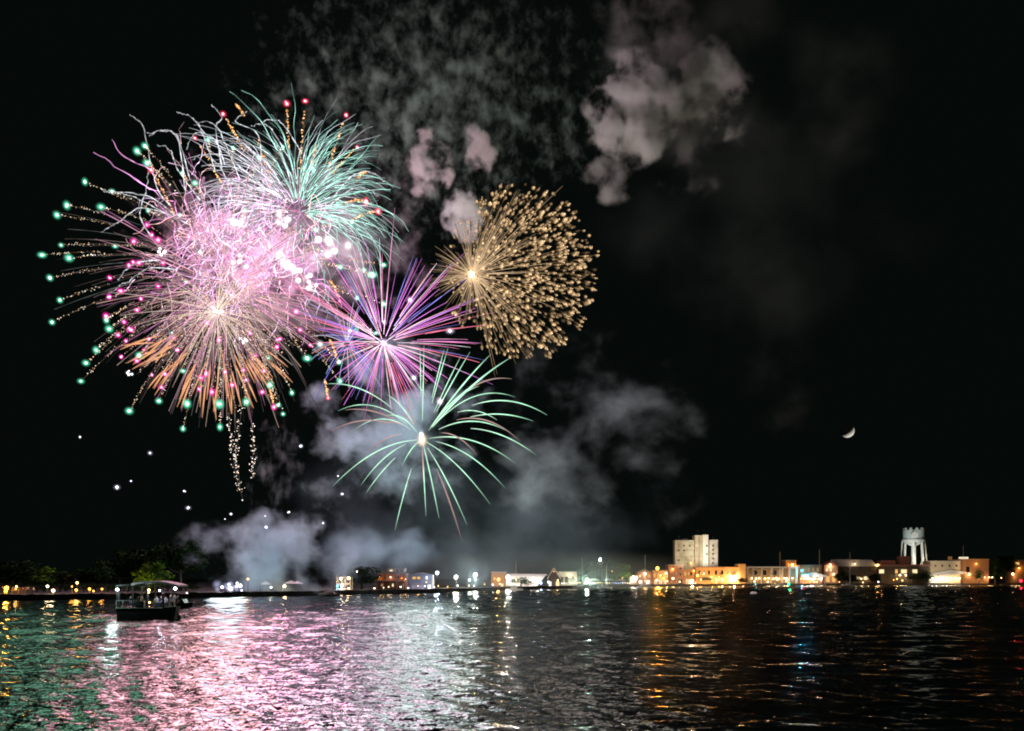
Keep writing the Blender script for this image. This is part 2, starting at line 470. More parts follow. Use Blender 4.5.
for k_ in range(9): m.tube([(H.x(699.4) - .35, .33, H.z(566) + k_ * 2.1), (H.x(699.4) + .35, .33, H.z(566) + k_ * 2.1)], .05, 4)
for s_ in (-.35, .35): m.tube([(H.x(699.4) + s_, .33, H.z(567)), (H.x(699.4) + s_, .33, H.z(536))], .06, 4)
m.build('roof_ladder', METAL, H.o)
for y_ in (548.2, 555, 561.5):
    m = MB(); m.box(H.x(676), H.x(694.9), 1.93, 1.998, H.z(y_) - .12, H.z(y_) + .12); m.build('string_course', STUCCO2, H.o)

def added_flood(px, D, target, watts, label, col=(1, .9, .68), spot=60, h=4.):  # spot on an added pole, put in to brighten the front it faces
    p = at(px, HY, D)
    t = thing('added_flood', label, 'added_flood', (p.x, p.y, GZ), 0, None)
    m = MB(); m.tube([(0, 0, 0), (0, 0, h)], .09, 6); m.build('pole', METAL, t)
    d = (Vector(target) - Vector((p.x, p.y, GZ + h + .4))).normalized()
    q = d.to_track_quat('Y', 'Z')
    m = MB(); m.box(-.45, .45, -.4, 0, -.3, .3); hd = m.build('housing', METAL, t); hd.location = (0, 0, h + .4)
    hd.rotation_mode = 'QUATERNION'; hd.rotation_quaternion = q
    m = MB(); m.box(-.36, .36, .003, .03, -.22, .22); ln = m.build('lens', emis('flood_lens', (1, .93, .8), 12, 'NONE'), hd)
    ld = bpy.data.lights.new('flood_beam', 'SPOT'); ld.energy = watts; ld.color = col; ld.spot_size = math.radians(spot); ld.spot_blend = .6; ld.shadow_soft_size = .3
    lo = bpy.data.objects.new('flood_beam', ld); COL.objects.link(lo); lo.parent = t
    lo.location = Vector((0, 0, h + .4)) + d * .1; lo.rotation_mode = 'QUATERNION'; lo.rotation_quaternion = d.to_track_quat('-Z', 'Y')
    return t


added_flood(688, 484, at(686, 550, 514), 30000, 'added flood lamp on the quay aimed up at the hotel, nearer its broad windowed side', h=12)
added_flood(712, 486, at(707, 548, 512), 34000, 'added flood lamp on the quay aimed up at the hotel stair tower', (1, .95, .80), h=12)

# orange podium building with arched windows
B = Building('waterfront_hall', 'long orange two storey hall with arched windows below the hotel', 'building', 720, 500)
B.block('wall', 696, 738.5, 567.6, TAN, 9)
B.roof(696, 738.5, 567.6, .4, mat('terracotta_coping', (.40, .20, .09), .8), 9)
B.block('corner_pier', 738.6, 745.5, 564, TAN, 9.5, -.4)
for c in (699.5, 704.2, 709, 716, 722.2):
    m = MB(); a, b = B.x(c - 1.1), B.x(c + 1.1); zt, zb = B.z(571.5), B.z(574.6)
    arc = [((a + b) / 2 + (b - a) / 2 * math.cos(t), zt + (b - a) / 2 * math.sin(t)) for t in np.linspace(0, math.pi, 9)]
    m.prism([(a, zb), (b, zb)] + arc, -.05, .05); wn = m.build('arched_window', WIN_DARK, B.o)
    m = MB(); m.box(a - .15, b + .15, -.16, .06, zb - .15, zb - .003); m.build('sill', FRAME, wn)
for x in (728.5, 732, 735.5): B.window(x - 1.1, x + 1.1, 571, 574.5, 'amber', 0)
for x in (716, 722, 728.4): B.window(x - 1.4, x + 1.4, 577.6, 583, 'warm', 0, 'shop_window')
for x, y in ((712, 577.2), (719, 577), (726, 576.8)): B.lamp(x, y, 'amber', .26)
m = MB(); a, b = B.x(699), B.x(711.5)
arc = [(a + (b - a) * u, B.z(580.2) + (B.z(577.3) - B.z(580.2)) * math.sin(math.pi * (.12 + .76 * u))) for u in np.linspace(0, 1, 9)]
m.prism([(a, B.z(580.4)), (b, B.z(580.4))][::-1] + arc[0:], -2.6, -.003); m.build('awning', DARKCLOTH, B.o)

B = Building('stepped_building', 'pink stepped block with a lower wing beside the hotel', 'building', 676, 506)
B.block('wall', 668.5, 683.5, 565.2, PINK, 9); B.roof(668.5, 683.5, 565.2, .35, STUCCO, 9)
B.block('low_wing', 683.6, 694.6, 569.2, TAN, 8, .6); B.roof(683.7, 694.6, 569.2, .3, GREYROOF, 8, .6)
B.window(679.5, 681.3, 567.3, 569.2); B.window(679.5, 681.3, 573, 575.5); B.window(675, 676.8, 573, 575.5, 'dim')
for x in (685.5, 688.6, 691.6): B.window(x - 1, x + 1, 572, 575.5, 'amber' if x < 690 else None, .6)
B.window(678, 682.5, 579.3, 584, None, 0, 'shop_window'); B.window(686, 692, 579, 584, 'warm', .6, 'shop_window')
B.lamp(672.5, 568.8, 'amber', .34); B.lamp(694, 570.8, 'amber', .55, .3)

B = Building('gabled_shop', 'pink gabled shop with lit windows at the start of the waterfront', 'building', 645, 486)
B.block('wall', 637.5, 651.5, 572.5, PINK, 9); B.gable(637.5, 651.5, 572.5, 569.0, GREYROOF, 9)
for x in (640, 644.5, 649): B.window(x - 1.2, x + 1.2, 574.5, 577.5, 'warm' if x < 648 else 'amber')
for x in (640.5, 648): B.window(x - 2, x + 2, 580, 585, 'white', 0, 'shop_window')
B.lamp(644.5, 572.9, 'warm', .4)

B = Building('arcaded_shop', 'orange shop front with tall lit bays between the pink blocks', 'building', 660, 496)
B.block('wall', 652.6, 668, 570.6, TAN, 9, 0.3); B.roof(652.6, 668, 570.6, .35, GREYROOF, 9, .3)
for x in (654.6, 658.3, 662, 665.6): B.window(x - 1.1, x + 1.1, 573, 577.4, 'amber', .3)
for x in (656, 660.5, 665): B.window(x - 1.8, x + 1.8, 579.6, 585, 'warm', .3, 'shop_window')
B.lamp(660.5, 575.3, 'amber', .4, .3); B.lamp(665.8, 573.2, 'warm', .5, .3); B.lamp(663.6, 578, 'amber', .4, .3)

B = Building('white_pavilion', 'low white lit pavilion at the edge of the dark trees', 'building', 633, 470)
B.block('wall', 629.4, 637, 576, STUCCO2, 6); B.roof(629.4, 637, 576, .3, PALEROOF, 6, 0, .5)
for x in (631.3, 634.8): B.window(x - 1.1, x + 1.1, 578, 582.5, 'white')
B.lamp(633, 577, 'mint', .5)

# arcade with square columns
B = Building('arcade', 'open arcade of square columns over a row of bright lamps', 'building', 772, 530)
B.block('back_wall', 746, 798, 568.4, mat('umber_plaster', (.16, .10, .05), .9), 6, 5)
B.roof(746, 798, 567.9, .9, STUCCO, 11.2, 0, .3, 'entablature')
for c in (747.4, 753.4, 762.2, 772.2, 783.2, 790, 797): B.block('column', c - .75, c + .75, 567.95, STUCCO, 1.0, 0)
B.block('counter', 748.5, 796.5, 581.5, mat('pale_timber', (.40, .28, .16), .8), 1.2, 1.8)
for i, x in enumerate((753.2, 757.2, 760.3, 766.2, 769.8, 774.6, 777.5, 780.4, 785.6, 788, 793.8)):
    m = MB(); r = .46 if i % 3 else .6; zz = B.z(578.2 + (i % 2) * .5)
    m.ball((B.x(x), 2.6, zz), r); lo = m.build('hanging_lamp', lamp_mats('amber' if i % 4 == 3 else 'warm'), B.o); lamp_light(B.o, (B.x(x), 2.6, zz), 'warm', r)
    m = MB(); m.tube([(B.x(x), 2.6, zz + r), (B.x(x), 2.6, B.z(567.9))], .03, 5); m.build('cord', METAL, lo)
for x in (757.8, 767, 777.6): B.window(x - 2, x + 2, 570.2, 575, None, 5)
B = Building('corner_block', 'narrow orange block with a rooftop lamp at the end of the arcade', 'building', 795, 537)
B.block('wall', 789.5, 800, 560.6, OBRICK, 8, 7.3); B.roof(789.5, 800, 560.6, .4, STUCCO, 8, 7.3)
B.window(791.5, 793, 563, 565.5, 'amber', 7.3); B.lamp(795.6, 564.6, 'amber', .85, 7.3)

B = Building('timber_tavern', 'dark timber tavern behind the brightest white canopy', 'building', 815, 530)
B.block('wall', 802.5, 824, 565.2, OBRICK, 9, 4); B.roof(802.5, 824, 565.2, .4, GREYROOF, 9, 4)
for x in (806.5, 811, 815.5, 820): B.window(x - 1.3, x + 1.3, 567.8, 571.8, 'dim', 4)
m = MB()
a, b = B.x(803), B.x(826)
m.prism([(a, B.z(577)), (b, B.z(577)), (b, B.z(575.6)), ((a + b) / 2, B.z(572.3)), (a, B.z(575.0))], -1.5, 3.9); m.build('canopy', CANVAS, B.o)
for x in (804, 811, 818, 825):
    m = MB(); m.tube([(B.x(x), -1.2, -.1), (B.x(x), -1.2, B.z(577))], .1, 5); m.build('canopy_post', METAL, B.o)
for i, x in enumerate((804.5, 807.5, 810, 813, 815.5, 819, 822)):
    m = MB(); m.ball((B.x(x), .8, B.z(578.4 + .5 * (i % 2))), .45); m.build('hanging_lamp', lamp_mats('warm' if i % 2 else 'white'), B.o); lamp_light(B.o, (B.x(x), .8, B.z(578.4)), 'warm', .45)

B = Building('brick_tavern', 'reddish gabled tavern with a lit front beyond the bright canopy', 'building', 832, 534)
B.block('wall', 825.2, 839, 565.5, PINK, 9, 2); B.gable(825.2, 839, 565.5, 561.2, BRICK, 9, 2)
for x in (828, 832, 836): B.window(x - 1.2, x + 1.2, 568, 571.4, 'warm' if x < 835 else 'dim', 2)
for x in (829, 835): B.window(x - 2, x + 2, 576, 582, 'amber', 2, 'shop_window')
B.lamp(831, 564.8, 'warm', .6, 2); B.lamp(834.5, 574, 'warm', .42, 2)

B = Building('long_pavilion', 'long low dark pavilion under a pale sheet roof', 'building', 856, 538)
B.block('wall', 839.4, 879, 566, DWOOD, 10, 3)
m = MB(); m.prism([(B.x(837), B.z(566.3)), (B.x(880), B.z(566.3)), (B.x(873), B.z(559.8)), (B.x(838.5), B.z(559.3))], 2.4, 13.6); m.build('roof', PALEROOF, B.o)
for x in (860.5, 867.4): B.window(x - 1.9, x + 1.9, 576.4, 579.8, 'warm', 3)
for x in (845, 852): B.window(x - 1.4, x + 1.4, 570, 573.4, None, 3)
B.lamp(855.5, 563.8, 'warm', .3, 1.6); B.lamp(864.6, 582.4, 'warm', .26, 3); B.lamp(879, 564.8, 'amber', .5, 3)

# castle-topped water tower
TD = 620
B = Building('water_tower', 'white water tower whose tank has battlements like a castle', 'water tower', 913.6, TD)
GREENWHITE = mat('tank_paint', (.48, .55, .53), .7, var=.08, scale=.6)
WHITE = mat('tower_white', (.72, .70, .64), .7, var=.06)
r = 7.5; zt, zb = B.z(530.2), B.z(540.2)
m = MB(); m.tube([(0, 0, zb), (0, 0, zt)], r, 28); m.build('tank', GREENWHITE, B.o)
m = MB(); m.tube([(0, 0, zb - 1.4), (0, 0, zb + .4)], r + .9, 28); m.build('walkway', WHITE, B.o)
m = MB(); m.tube([(0, 0, zb - 4.2), (0, 0, zb - 1.41)], [2.4, r - .2], 20); m.build('bowl', WHITE, B.o)
m = MB(); m.tube([(0, 0, -.2), (0, 0, zb - 4)], [1.9, 1.6], 14); m.build('riser', WHITE, B.o)
for k in range(10):
    a = 2 * math.pi * k / 10 + .2
    m = MB(); m.tube([(math.cos(a) * (r - .95), math.sin(a) * (r - .95), zt - .8), (math.cos(a) * (r - .95), math.sin(a) * (r - .95), zt + 1.6)], .98, 7); m.build('battlement', GREENWHITE, B.o)
for k in range(8):
    a = 2 * math.pi * k / 8 + .39
    m = MB(); m.tube([(math.cos(a) * 10.4, math.sin(a) * 10.4, -.2), (math.cos(a) * 7.9, math.sin(a) * 7.9, zb - 1.4)], .46, 6); m.build('leg', WHITE, B.o)
    a2 = a + math.pi / 4
    m = MB(); m.tube([(math.cos(a) * 10, math.sin(a) * 10, 2), (math.cos(a2) * 8.9, math.sin(a2) * 8.9, zb * .60)], .17, 5); m.build('brace', WHITE, B.o)
m = MB(); zc = B.z(535.4); m.tube([(-3.0, -r - .25, zc), (-3.0, -r + .9, zc)], 2.6, 20); m.build('round_sign', mat('sign_white', (.8, .78, .72), .6, var=.03), B.o)
tp = Vector((B.o.location.x, TD, GZ))
added_flood(904, TD - 34, tp + Vector((0, -6, 30)), 62000, 'added flood lamp on the ground aimed at the water tower tank', (.86, 1, .95), 40, 6)
added_flood(921, TD - 26, tp + Vector((0, -3, 14)), 42000, 'added flood lamp on the ground aimed at the water tower legs', (1, .9, .68), 55, 4)

B = Building('low_house', 'low reddish house with a flat roof in front of the water tower', 'building', 900, 552)
B.block('wall', 880.6, 930, 566.2, DWOOD, 9, 3)
B.roof(880.6, 931.5, 566.2, 1.2, mat('red_roofing', (.20, .10, .08), .85), 10, 2, .5)
B.block('roof_lantern', 884, 899, 560.3, BRICK, 6, 5, 564); B.block('upper_room', 904.5, 914.5, 556, BRICK, 5, 6, 564.4)
for x, w in ((882.6, 3.6), (906, 3), (917, 2.6), (898.5, 1.4)): B.window(x - w if x > 890 else x - 1.6, x + w, 569.3, 573.3, 'warm' if x != 898.5 else 'amber', 3)
B.lamp(879.6, 564.8, 'amber', .45, 2.6); B.lamp(901.5, 575, 'warm', .5, 3); B.lamp(907.5, 575.2, 'warm', .55, 3)
B = Building('cream_hall', 'cream walled hall with four small square windows and a white awning', 'building', 945, 556)
B.block('wall', 931.8, 962, 561.2, mat('cream_wall', (.58, .50, .36), .85, var=.08), 10, 2); B.roof(931.8, 962, 561.2, .35, STUCCO2, 10, 2)
for x in (937, 943.8, 951, 958): B.window(x - .8, x + .8, 564.6, 566.6, None, 2)
m = MB(); m.box(B.x(952.5), B.x(955.4), 4, 6, B.z(561.2) + .36, B.z(556.4)); m.build('chimney', TAN, B.o)
m = MB(); m.prism([(B.x(930.5), B.z(575.6)), (B.x(964.5), B.z(573.6)), (B.x(964.5), B.z(572.2)), (B.x(948), B.z(569.8)), (B.x(931), B.z(573.4))], -2.5, 1.99); m.build('awning', CANVAS, B.o)
for x in (932.4, 937, 942.5, 947, 951.5, 956, 960): B.lamp(x, 578.2, 'white' if x < 950 else 'warm', .42, 1.2)
B = Building('brick_store', 'orange brick store beside the cream hall', 'building', 976, 560)
B.block('wall', 962.5, 991, 559.4, OBRICK, 10, 2.5); B.roof(962.5, 991, 559.4, .4, mat('orange_coping', (.45, .25, .10), .8), 10, 2.5)
m = MB(); m.box(B.x(963.5), B.x(971), 3.2, 6, B.z(559.4) + .41, B.z(556.8)); m.build('roof_sign_panel', emis('roof_panel_glow', (1, .85, .6), 1.0, 'NONE'), B.o)
B.window(968, 971.6, 566.5, 572, None, 2.5); B.lamp(970.6, 574, 'warm', .55, 2.5)
for x in (982, 986, 990, 993.6): B.lamp(x, 577.3, 'warm', .36, 2.0)
B.lamp(978, 563.6, 'amber', .3, 2.5)
B = Building('end_house', 'small orange lit house at the far right end behind the dark tree', 'building', 1022, 585)
B.block('wall', 1016.5, 1040, 560, OBRICK, 8, 3); B.roof(1016.5, 1040, 560, .35, GREYROOF, 8, 3)
B.window(1018, 1022, 562, 565, 'amber', 3); B.lamp(1014.5, 574, 'warm', .7, 3); B.lamp(1021, 568, 'amber', .5, 3)

added_flood(938, 528, at(946, 566, 558), 26000, 'added flood lamp on the quay aimed at the cream hall', (1, .86, .62), 75, 5)
added_flood(976, 532, at(977, 568, 562), 20000, 'added flood lamp on the quay aimed at the orange brick store', (1, .66, .36), 75, 5)
added_flood(720, 478, at(716, 574, 500), 10000, 'added flood lamp on the quay aimed at the arched windows', (1, .66, .30), 95, 6)
added_flood(772, 500, at(772, 574, 530), 13000, 'added flood lamp on the quay aimed at the arcade columns', (1, .80, .52), 95, 6)
added_flood(898, 520, at(902, 564, 552), 11000, 'added flood lamp on the quay aimed at the low reddish house', (1, .78, .55), 85, 6)
# middle shore
B = Building('brick_house', 'two storey red brick house with a porch and a pale upper room', 'house', 391, 262)
B.block('wall', 375.5, 404.5, 574.3, BRICK, 8, 2)
m = MB(); m.prism([(B.x(373), B.z(574.3)), (B.x(406.5), B.z(574.3)), (B.x(400), B.z(571.5)), (B.x(380), B.z(571.5))], 1.4, 10.5); m.build('roof', mat('brown_shingle', (.16, .12, .10), .9), B.o)
B.block('upper_room', 385.5, 403, 568.4, mat('pale_siding', (.42, .36, .30), .8), 5, 3.4, 571.6)
B.roof(385.5, 403, 568.4, .25, GREYROOF, 5, 3.4)
B.window(387.8, 391.5, 569.3, 571.3, 'warm', 3.4); B.window(394.6, 397, 569.3, 571.3, None, 3.4); B.window(399, 401.4, 569.3, 571.3, None, 3.4)
m = MB(); m.box(B.x(376.5), B.x(404), -.6, 1.99, B.z(581.0), B.z(580.2)); pr = m.build('porch_roof', mat('porch_trim', (.40, .22, .18), .8), B.o)
for x in (377, 383.5, 390.2, 397, 403.5): B.block('porch_post', x - .3, x + .3, 581.05, mat('porch_trim', (.40, .22, .18), .8), .25, -.5)
for x in (381, 392, 402.5): B.window(x - 1.1, x + 1.1, 583.5, 586.7, 'dim' if x != 392 else 'warm', 2)
for x in (384, 397.5): B.window(x - 1, x + 1, 576, 578.8, None, 2)
B.lamp(378.6, 577.3, 'amber', .20, 2); B.lamp(389.8, 577.2, 'warm', .18, 2); B.lamp(405, 579.2, 'amber', .14, 1.6); B.lamp(401, 578, 'orange', .12, 2)
B = Building('grey_house', 'low grey house with two yellow windows and a bright doorway', 'house', 419, 276)
B.block('wall', 408, 431.5, 574.8, mat('grey_siding', (.20, .20, .21), .8), 8, 2); B.gable(408, 431.5, 574.8, 572.2, GREYROOF, 8, 2)
B.window(411.6, 415.4, 576.4, 579.2, 'amber', 2); B.window(416.2, 420, 576.4, 579.2, 'amber', 2)
B.window(424.8, 427.4, 575.8, 579.4, 'white', 2); B.window(424.6, 427, 581, 583.2, 'warm', 2)
B.window(426.8, 430.8, 584.5, 591, 'white', 2, 'doorway')
B.block('porch_wall', 411.5, 424, 585, mat('pale_panel', (.38, .37, .40), .8), .3, .2)
B = Building('orange_walled_house', 'house with a glowing orange end wall between two white lamps', 'building', 499, 350)
B.block('wall', 491, 505.6, 572.4, TAN, 8, 4); B.roof(491, 505.6, 572.4, .3, PALEROOF, 8, 4, .4)
B.window(493, 496, 577, 580.5, 'amber', 4); B.window(500.5, 503.5, 583.5, 588, 'warm', 4)
B = Building('long_marquee', 'long white marquee with a sloping brightly lit roof', 'marquee', 525, 360)
m = MB(); m.prism([(B.x(506), B.z(588)), (B.x(536), B.z(588)), (B.x(546), B.z(575.7)), (B.x(506), B.z(575.5))], 6, 15); m.build('side_wall', CANVAS, B.o)
m = MB(); m.prism([(B.x(505), B.z(575.4)), (B.x(548), B.z(575.6)), (B.x(547), B.z(573.8)), (B.x(505), B.z(573.6))], 2, 15.5); m.build('roof', CANVAS, B.o)
for x in (509, 516, 531, 538): B.lamp(x, 579.5, 'white', .42, 4.5)
B = Building('gabled_boathouse', 'steep gabled boathouse outlined by pale trim beside the marquee', 'boathouse', 554, 364)
B.block('wall', 547.5, 561, 579, DWOOD, 7, 3)
B.gable(547.5, 561, 579, 568.3, DWOOD, 7, 3, .3, 'gable')
m = MB()
for sx in (-1, 1): m.tube([(B.x(554.2) + sx * 3.1, 2.5, B.z(579)), (B.x(554.2), 2.5, B.z(568))], .16, 6)
m.build('gable_trim', mat('pale_trim', (.65, .60, .50), .7), B.o)
B.window(552.4, 556, 574.5, 578, 'dim', 3); B.window(549, 551.8, 581.5, 586, 'white', 3); B.window(556, 560, 581.5, 587, 'warm', 3)
B.lamp(554.2, 571.3, 'amber', .14, 2.6); B.lamp(548.5, 582, 'cool', .35, 2.4); B.lamp(558, 580.4, 'warm', .28, 2.4)
B = Building('pink_warehouse', 'plain pink warehouse with dark doorways behind the tall mast', 'building', 569, 395)
B.block('wall', 559.5, 578.5, 571.8, mat('salmon_render', (.50, .33, .25), .85), 8, 10); B.roof(559.5, 578.5, 571.8, .3, GREYROOF, 8, 10)
B.window(561.5, 564.5, 577, 583, None, 10); B.window(566.5, 569.5, 576.5, 583, None, 10); B.window(573, 575.4, 576, 579, 'dim', 10)
B.lamp(571, 574, 'warm', .3, 10)
B = Building('lattice_mast', 'slim mast with a bluish beacon rising above the dark trees', 'mast', 600.2, 425)
m = MB()
for sx, sy in ((-1, -1), (1, -1), (1, 1), (-1, 1)): m.tube([(sx * 1.2, sy * 1.2, 0), (sx * .4, sy * .4, B.z(561))], .1, 5)
for k in range(6):
    z0 = B.z(561) * k / 6; z1 = B.z(561) * (k + 1) / 6; w0 = 1.2 - .8 * k / 6; w1 = 1.2 - .8 * (k + 1) / 6
    m.tube([(-w0, -w0, z0), (w1, -w1, z1)], .06, 4); m.tube([(w0, w0, z0), (-w1, w1, z1)], .06, 4)
m.build('lattice', mat('grey_steel', (.25, .25, .26), .5, .5), B.o)
m = MB(); m.box(-1.5, 1.5, -1.2, 1.2, B.z(563.8), B.z(561.2)); m.build('platform', mat('rusty_platform', (.25, .14, .11), .8), B.o)
m = MB(); m.tube([(0, 0, B.z(561.1)), (0, 0, B.z(558.2))], .55, 8); m.build('beacon', emis('beacon_glow', (.75, .92, 1), 9), B.o)

# lit steel frame (stage) and small pale shelters in the low smoke
B = Building('stage_frame', 'steel stage frame with bright lamps at its corners near the low smoke', 'stage', 345.5, 248)
m = MB()
for x in (336.6, 341.5, 345.2, 350.4): m.tube([(B.x(x), 0, 0), (B.x(x), 0, B.z(577))], .1, 5); m.tube([(B.x(x), 3, 0), (B.x(x), 3, B.z(577))], .1, 5)
for z in (577.2, 584, 588.6): m.tube([(B.x(336.6), 0, B.z(z)), (B.x(350.4), 0, B.z(z))], .09, 5)
m.build('frame', mat('pale_steel', (.5, .45, .40), .5, .2), B.o)
m = MB(); m.box(B.x(336.6), B.x(352), .2, 3, B.z(590.6), B.z(588.8)); m.build('deck', mat('deck_boards', (.35, .26, .2), .8), B.o)
for x, y, tn, rr in ((341.2, 578.8, 'warm', .42), (348.9, 578.2, 'warm', .42), (342.4, 585.2, 'white', .42), (338, 585.8, 'teal', .35), (349, 588.2, 'warm', .2)):
    m = MB(); m.ball((B.x(x), -.5, B.z(y)), rr); m.build('stage_lamp', lamp_mats(tn), B.o); lamp_light(B.o, (B.x(x), -.5, B.z(y)), tn, rr)


def shelter(px, D, w, h, label, mt):
    p = at(px, HY, D); t = thing('canopy_tent', label, 'tent', (p.x, D, GZ))
    m = MB(); m.add([(-w, -w * .7, h * .7), (w, -w * .7, h * .7), (w, w * .7, h * .7), (-w, w * .7, h * .7), (0, 0, h)], [[0, 1, 4], [1, 2, 4], [2, 3, 4], [3, 0, 4], [3, 2, 1, 0]])
    m.build('canopy', mt, t)
    for sx in (-1, 1):
        for sy in (-1, 1):
            m = MB(); m.tube([(sx * w * .95, sy * w * .65, 0), (sx * w * .95, sy * w * .65, h * .7)], .06, 5); m.build('leg', METAL, t)


shelter(266, 222, 1.4, 2.8, 'white peaked tent under the lamp in the low smoke, nearest the launch flash', CANVAS)
shelter(291, 228, 1.9, 3.0, 'wider white peaked tent past the warm lamp in the low smoke', CANVAS)
shelter(297.5, 233, 1.4, 2.9, 'small white peaked tent at the end of the row in the low smoke', CANVAS)
shelter(572, 399, 3.0, 3.6, 'white market tent before the pink warehouse', CANVAS)
shelter(594, 408, 3.0, 3.6, 'white market tent just past the greenish lamp', CANVAS)
shelter(608.5, 418, 3.0, 3.6, 'white market tent beneath the single yellow lamp', CANVAS)
shelter(621, 428, 3.0, 3.4, 'bluish lit market tent below the dark trees', CANVAS)

# string of small bulbs along the middle quay
t = thing('light_string', 'long string of small white bulbs along the quay below the dark trees', 'string lights', at(602, HY, 404))
base = t.location.copy()
m = MB()
pts = []
for i in range(31):
    px = 562 + i * 2.25
    p = at(px, 583.3 - .5 * abs(math.sin(i * .63)), shore(px) + 3) - base
    pts.append(p)
m.tube([p + Vector((0, 0, .2)) for p in pts], .03, 4); m.build('cable', METAL, t)
for i, p in enumerate(pts):
    m = MB(); m.ball(p, .13 + .09 * random.random(), OCT); m.build('bulb', lamp_mats('blue' if 22 <= i <= 26 else random.choice(['white', 'cool', 'warm'])), t)
for i in range(0, 31, 6):
    m = MB(); p = pts[i]; m.tube([(p.x, p.y, p.z + .25), (p.x, p.y, GZ - base.z)], .05, 5); m.build('post', METAL, t)

# ------------------------------------------------------------------ trees
LEAF = {}
def leaf_mat(name, c):
    m = mat(name, c, .85, var=.45, scale=.6); m.node_tree.nodes['Principled BSDF'].inputs['Specular IOR Level'].default_value = .06; LEAF[name] = m; return m


G1 = leaf_mat('leaf_olive', (.048, .120, .010)); G2 = leaf_mat('leaf_dark_green', (.006, .026, .005)); G3 = leaf_mat('leaf_green', (.012, .026, .006))
BARK = mat('bark', (.09, .07, .05), .9, var=.3, scale=3)


def tree_mesh(seed, h, w, nleaf, leaf, round_=1.0):
    """trunk+limbs and a crown of leaf clumps, unit built at height h (metres)"""
    rg = np.random.default_rng(seed)
    tr = MB(); top = h * .45
    tr.tube([(0, 0, -.2), (rg.normal() * .1, 0, top * .5), (rg.normal() * .2, 0, top), (0, 0, h * .8)], [.30, .22, .17, .05], 7)
    lumps = []
    for k in range(13):
        a = rg.random() * 6.28; rr = w * .5 * math.sqrt(rg.random()) * .85; z = h * (.36 + .52 * rg.random())
        shrink = math.sqrt(max(.08, 1 - ((z - h * .58) / (h * .46)) ** 2))
        c = np.array((math.cos(a) * rr * shrink, math.sin(a) * rr * shrink, z)); lumps.append((c, w * (.14 + .12 * rg.random())))
        tr.tube([(0, 0, h * .3 + .1 * z), tuple(c * .6 + np.array((0, 0, z * .32))), tuple(c)], [.10, .07, .03], 5)
    cr = MB()
    for i in range(nleaf):
        c, r = lumps[rg.integers(len(lumps))]
        d = rg.normal(size=3); d /= np.linalg.norm(d); p = c + d * r * (.55 + .55 * rg.random()) * np.array((1.1, 1.1, .85))
        a = rg.normal(size=3); a /= np.linalg.norm(a); b = np.cross(a, rg.normal(size=3)); b /= np.linalg.norm(b)
        s = (.16 + .22 * rg.random()) * h / 10
        cr.add([p - a * s - b * s * .6, p + a * s - b * s * .6, p + a * s + b * s * .6, p - a * s + b * s * .6], [[0, 1, 2, 3]])
    return tr, cr


PROTO = []
for k, (h, w, nl, lf, seed) in enumerate([(11, 10, 1700, G1, 3), (13, 11, 2000, G2, 4), (10, 7.5, 1500, G3, 9), (4.6, 6.2, 1300, G2, 12)]):
    tr, cr = tree_mesh(seed, h, w, nl, lf); PROTO.append([h, w, tr, cr, lf, None])


def tree(px, pytop, wpx, D, proto, label, group=None, name='leafy_tree'):
    h, w, tr, cr, lf, done = PROTO[proto]
    p = at(px, pytop, D)
    if done is None:
        t = thing(name, label, 'tree', (0, 0, 0), 0, group)
        tr.build('trunk', BARK, t, smooth=True); cr.build('crown', lf, t); PROTO[proto][5] = t
    else:
        t = copy_tree(done); tag(t, label, 'tree', group)
        if not group and 'group' in t: del t['group']
    t.location = (p.x, D, GZ); sz = (p.z - GZ) / h; sx = wpx * D / F / w
    t.scale = (sx, (sx + sz) / 2, sz); t.rotation_euler = (0, 0, random.random() * .6 - .3)
    return t


street_lamp(149, 590, 'amber', 'amber lamp added behind the party boat to light the olive tree', None, 5, .32, boost=20)  # added lamp that brightens the olive tree from below
tree(155, 561, 40, 206, 0, 'round olive tree lit from below just behind the boat')
gt = 'dark trees behind the left promenade'
for x, y, w, D, pr in [(12, 562, 58, 215, 1), (44, 566, 42, 222, 0), (66, 571, 40, 224, 2), (95, 568, 44, 226, 1), (120, 560, 50, 240, 1)]:
    tree(x, y, w, D, pr, 'dark leafy tree in the row behind the lamps of the left promenade', gt)
for x in (3, 22, 37, 60, 84, 108, 128, 146, 168, 186):
    tree(x, 583.5 + (x % 3), 26, shore(x) + 26 + x % 7, 3, 'low dark bush in the row under the trees of the left promenade', 'bushes under the left trees', 'garden_bush')
tree(142, 550, 58, 236, 1, 'broad dark tree standing over the olive tree by the boat')
tree(181, 543, 56, 232, 1, 'tallest dark tree half hidden in the edge of the low smoke')
tree(362, 566, 32, 262, 2, 'bushy tree beside the brick house')
tree(344, 562, 34, 300, 1, 'hazy dark tree behind the lit steel frame')
tree(521, 577.2, 24, 338, 3, 'low dome shaped tree in front of the white marquee')
for x, y, w, pr in [(588, 566, 26, 2), (604, 561, 34, 1), (622, 563, 30, 0), (577, 570, 20, 1)]:
    tree(x, y, w, shore(x) + 30, pr, 'dark green tree in the clump behind the string of bulbs', 'trees behind the string of bulbs')
tree(742, 577.5, 10, 484, 2, 'small dark tree at the water edge in front of the arcade')
for x, y, w in [(842, 572, 16), (852, 575, 14), (874, 574, 12)]:
    tree(x, y, w, 526, 2, 'dark shrubby tree in front of the long dark pavilion', 'trees in front of the long pavilion')
for x, y, w in [(912, 572.5, 15), (925, 571, 16)]:
    tree(x, y, w, 545, 3, 'dark rounded tree in front of the low reddish house', 'trees in front of the low house')
tree(979, 570, 9, 553, 3, 'small dark round tree before the orange brick store')
tree(995, 557.5, 15, 566, 2, 'upright tree lit yellow green at the end of the brick store')
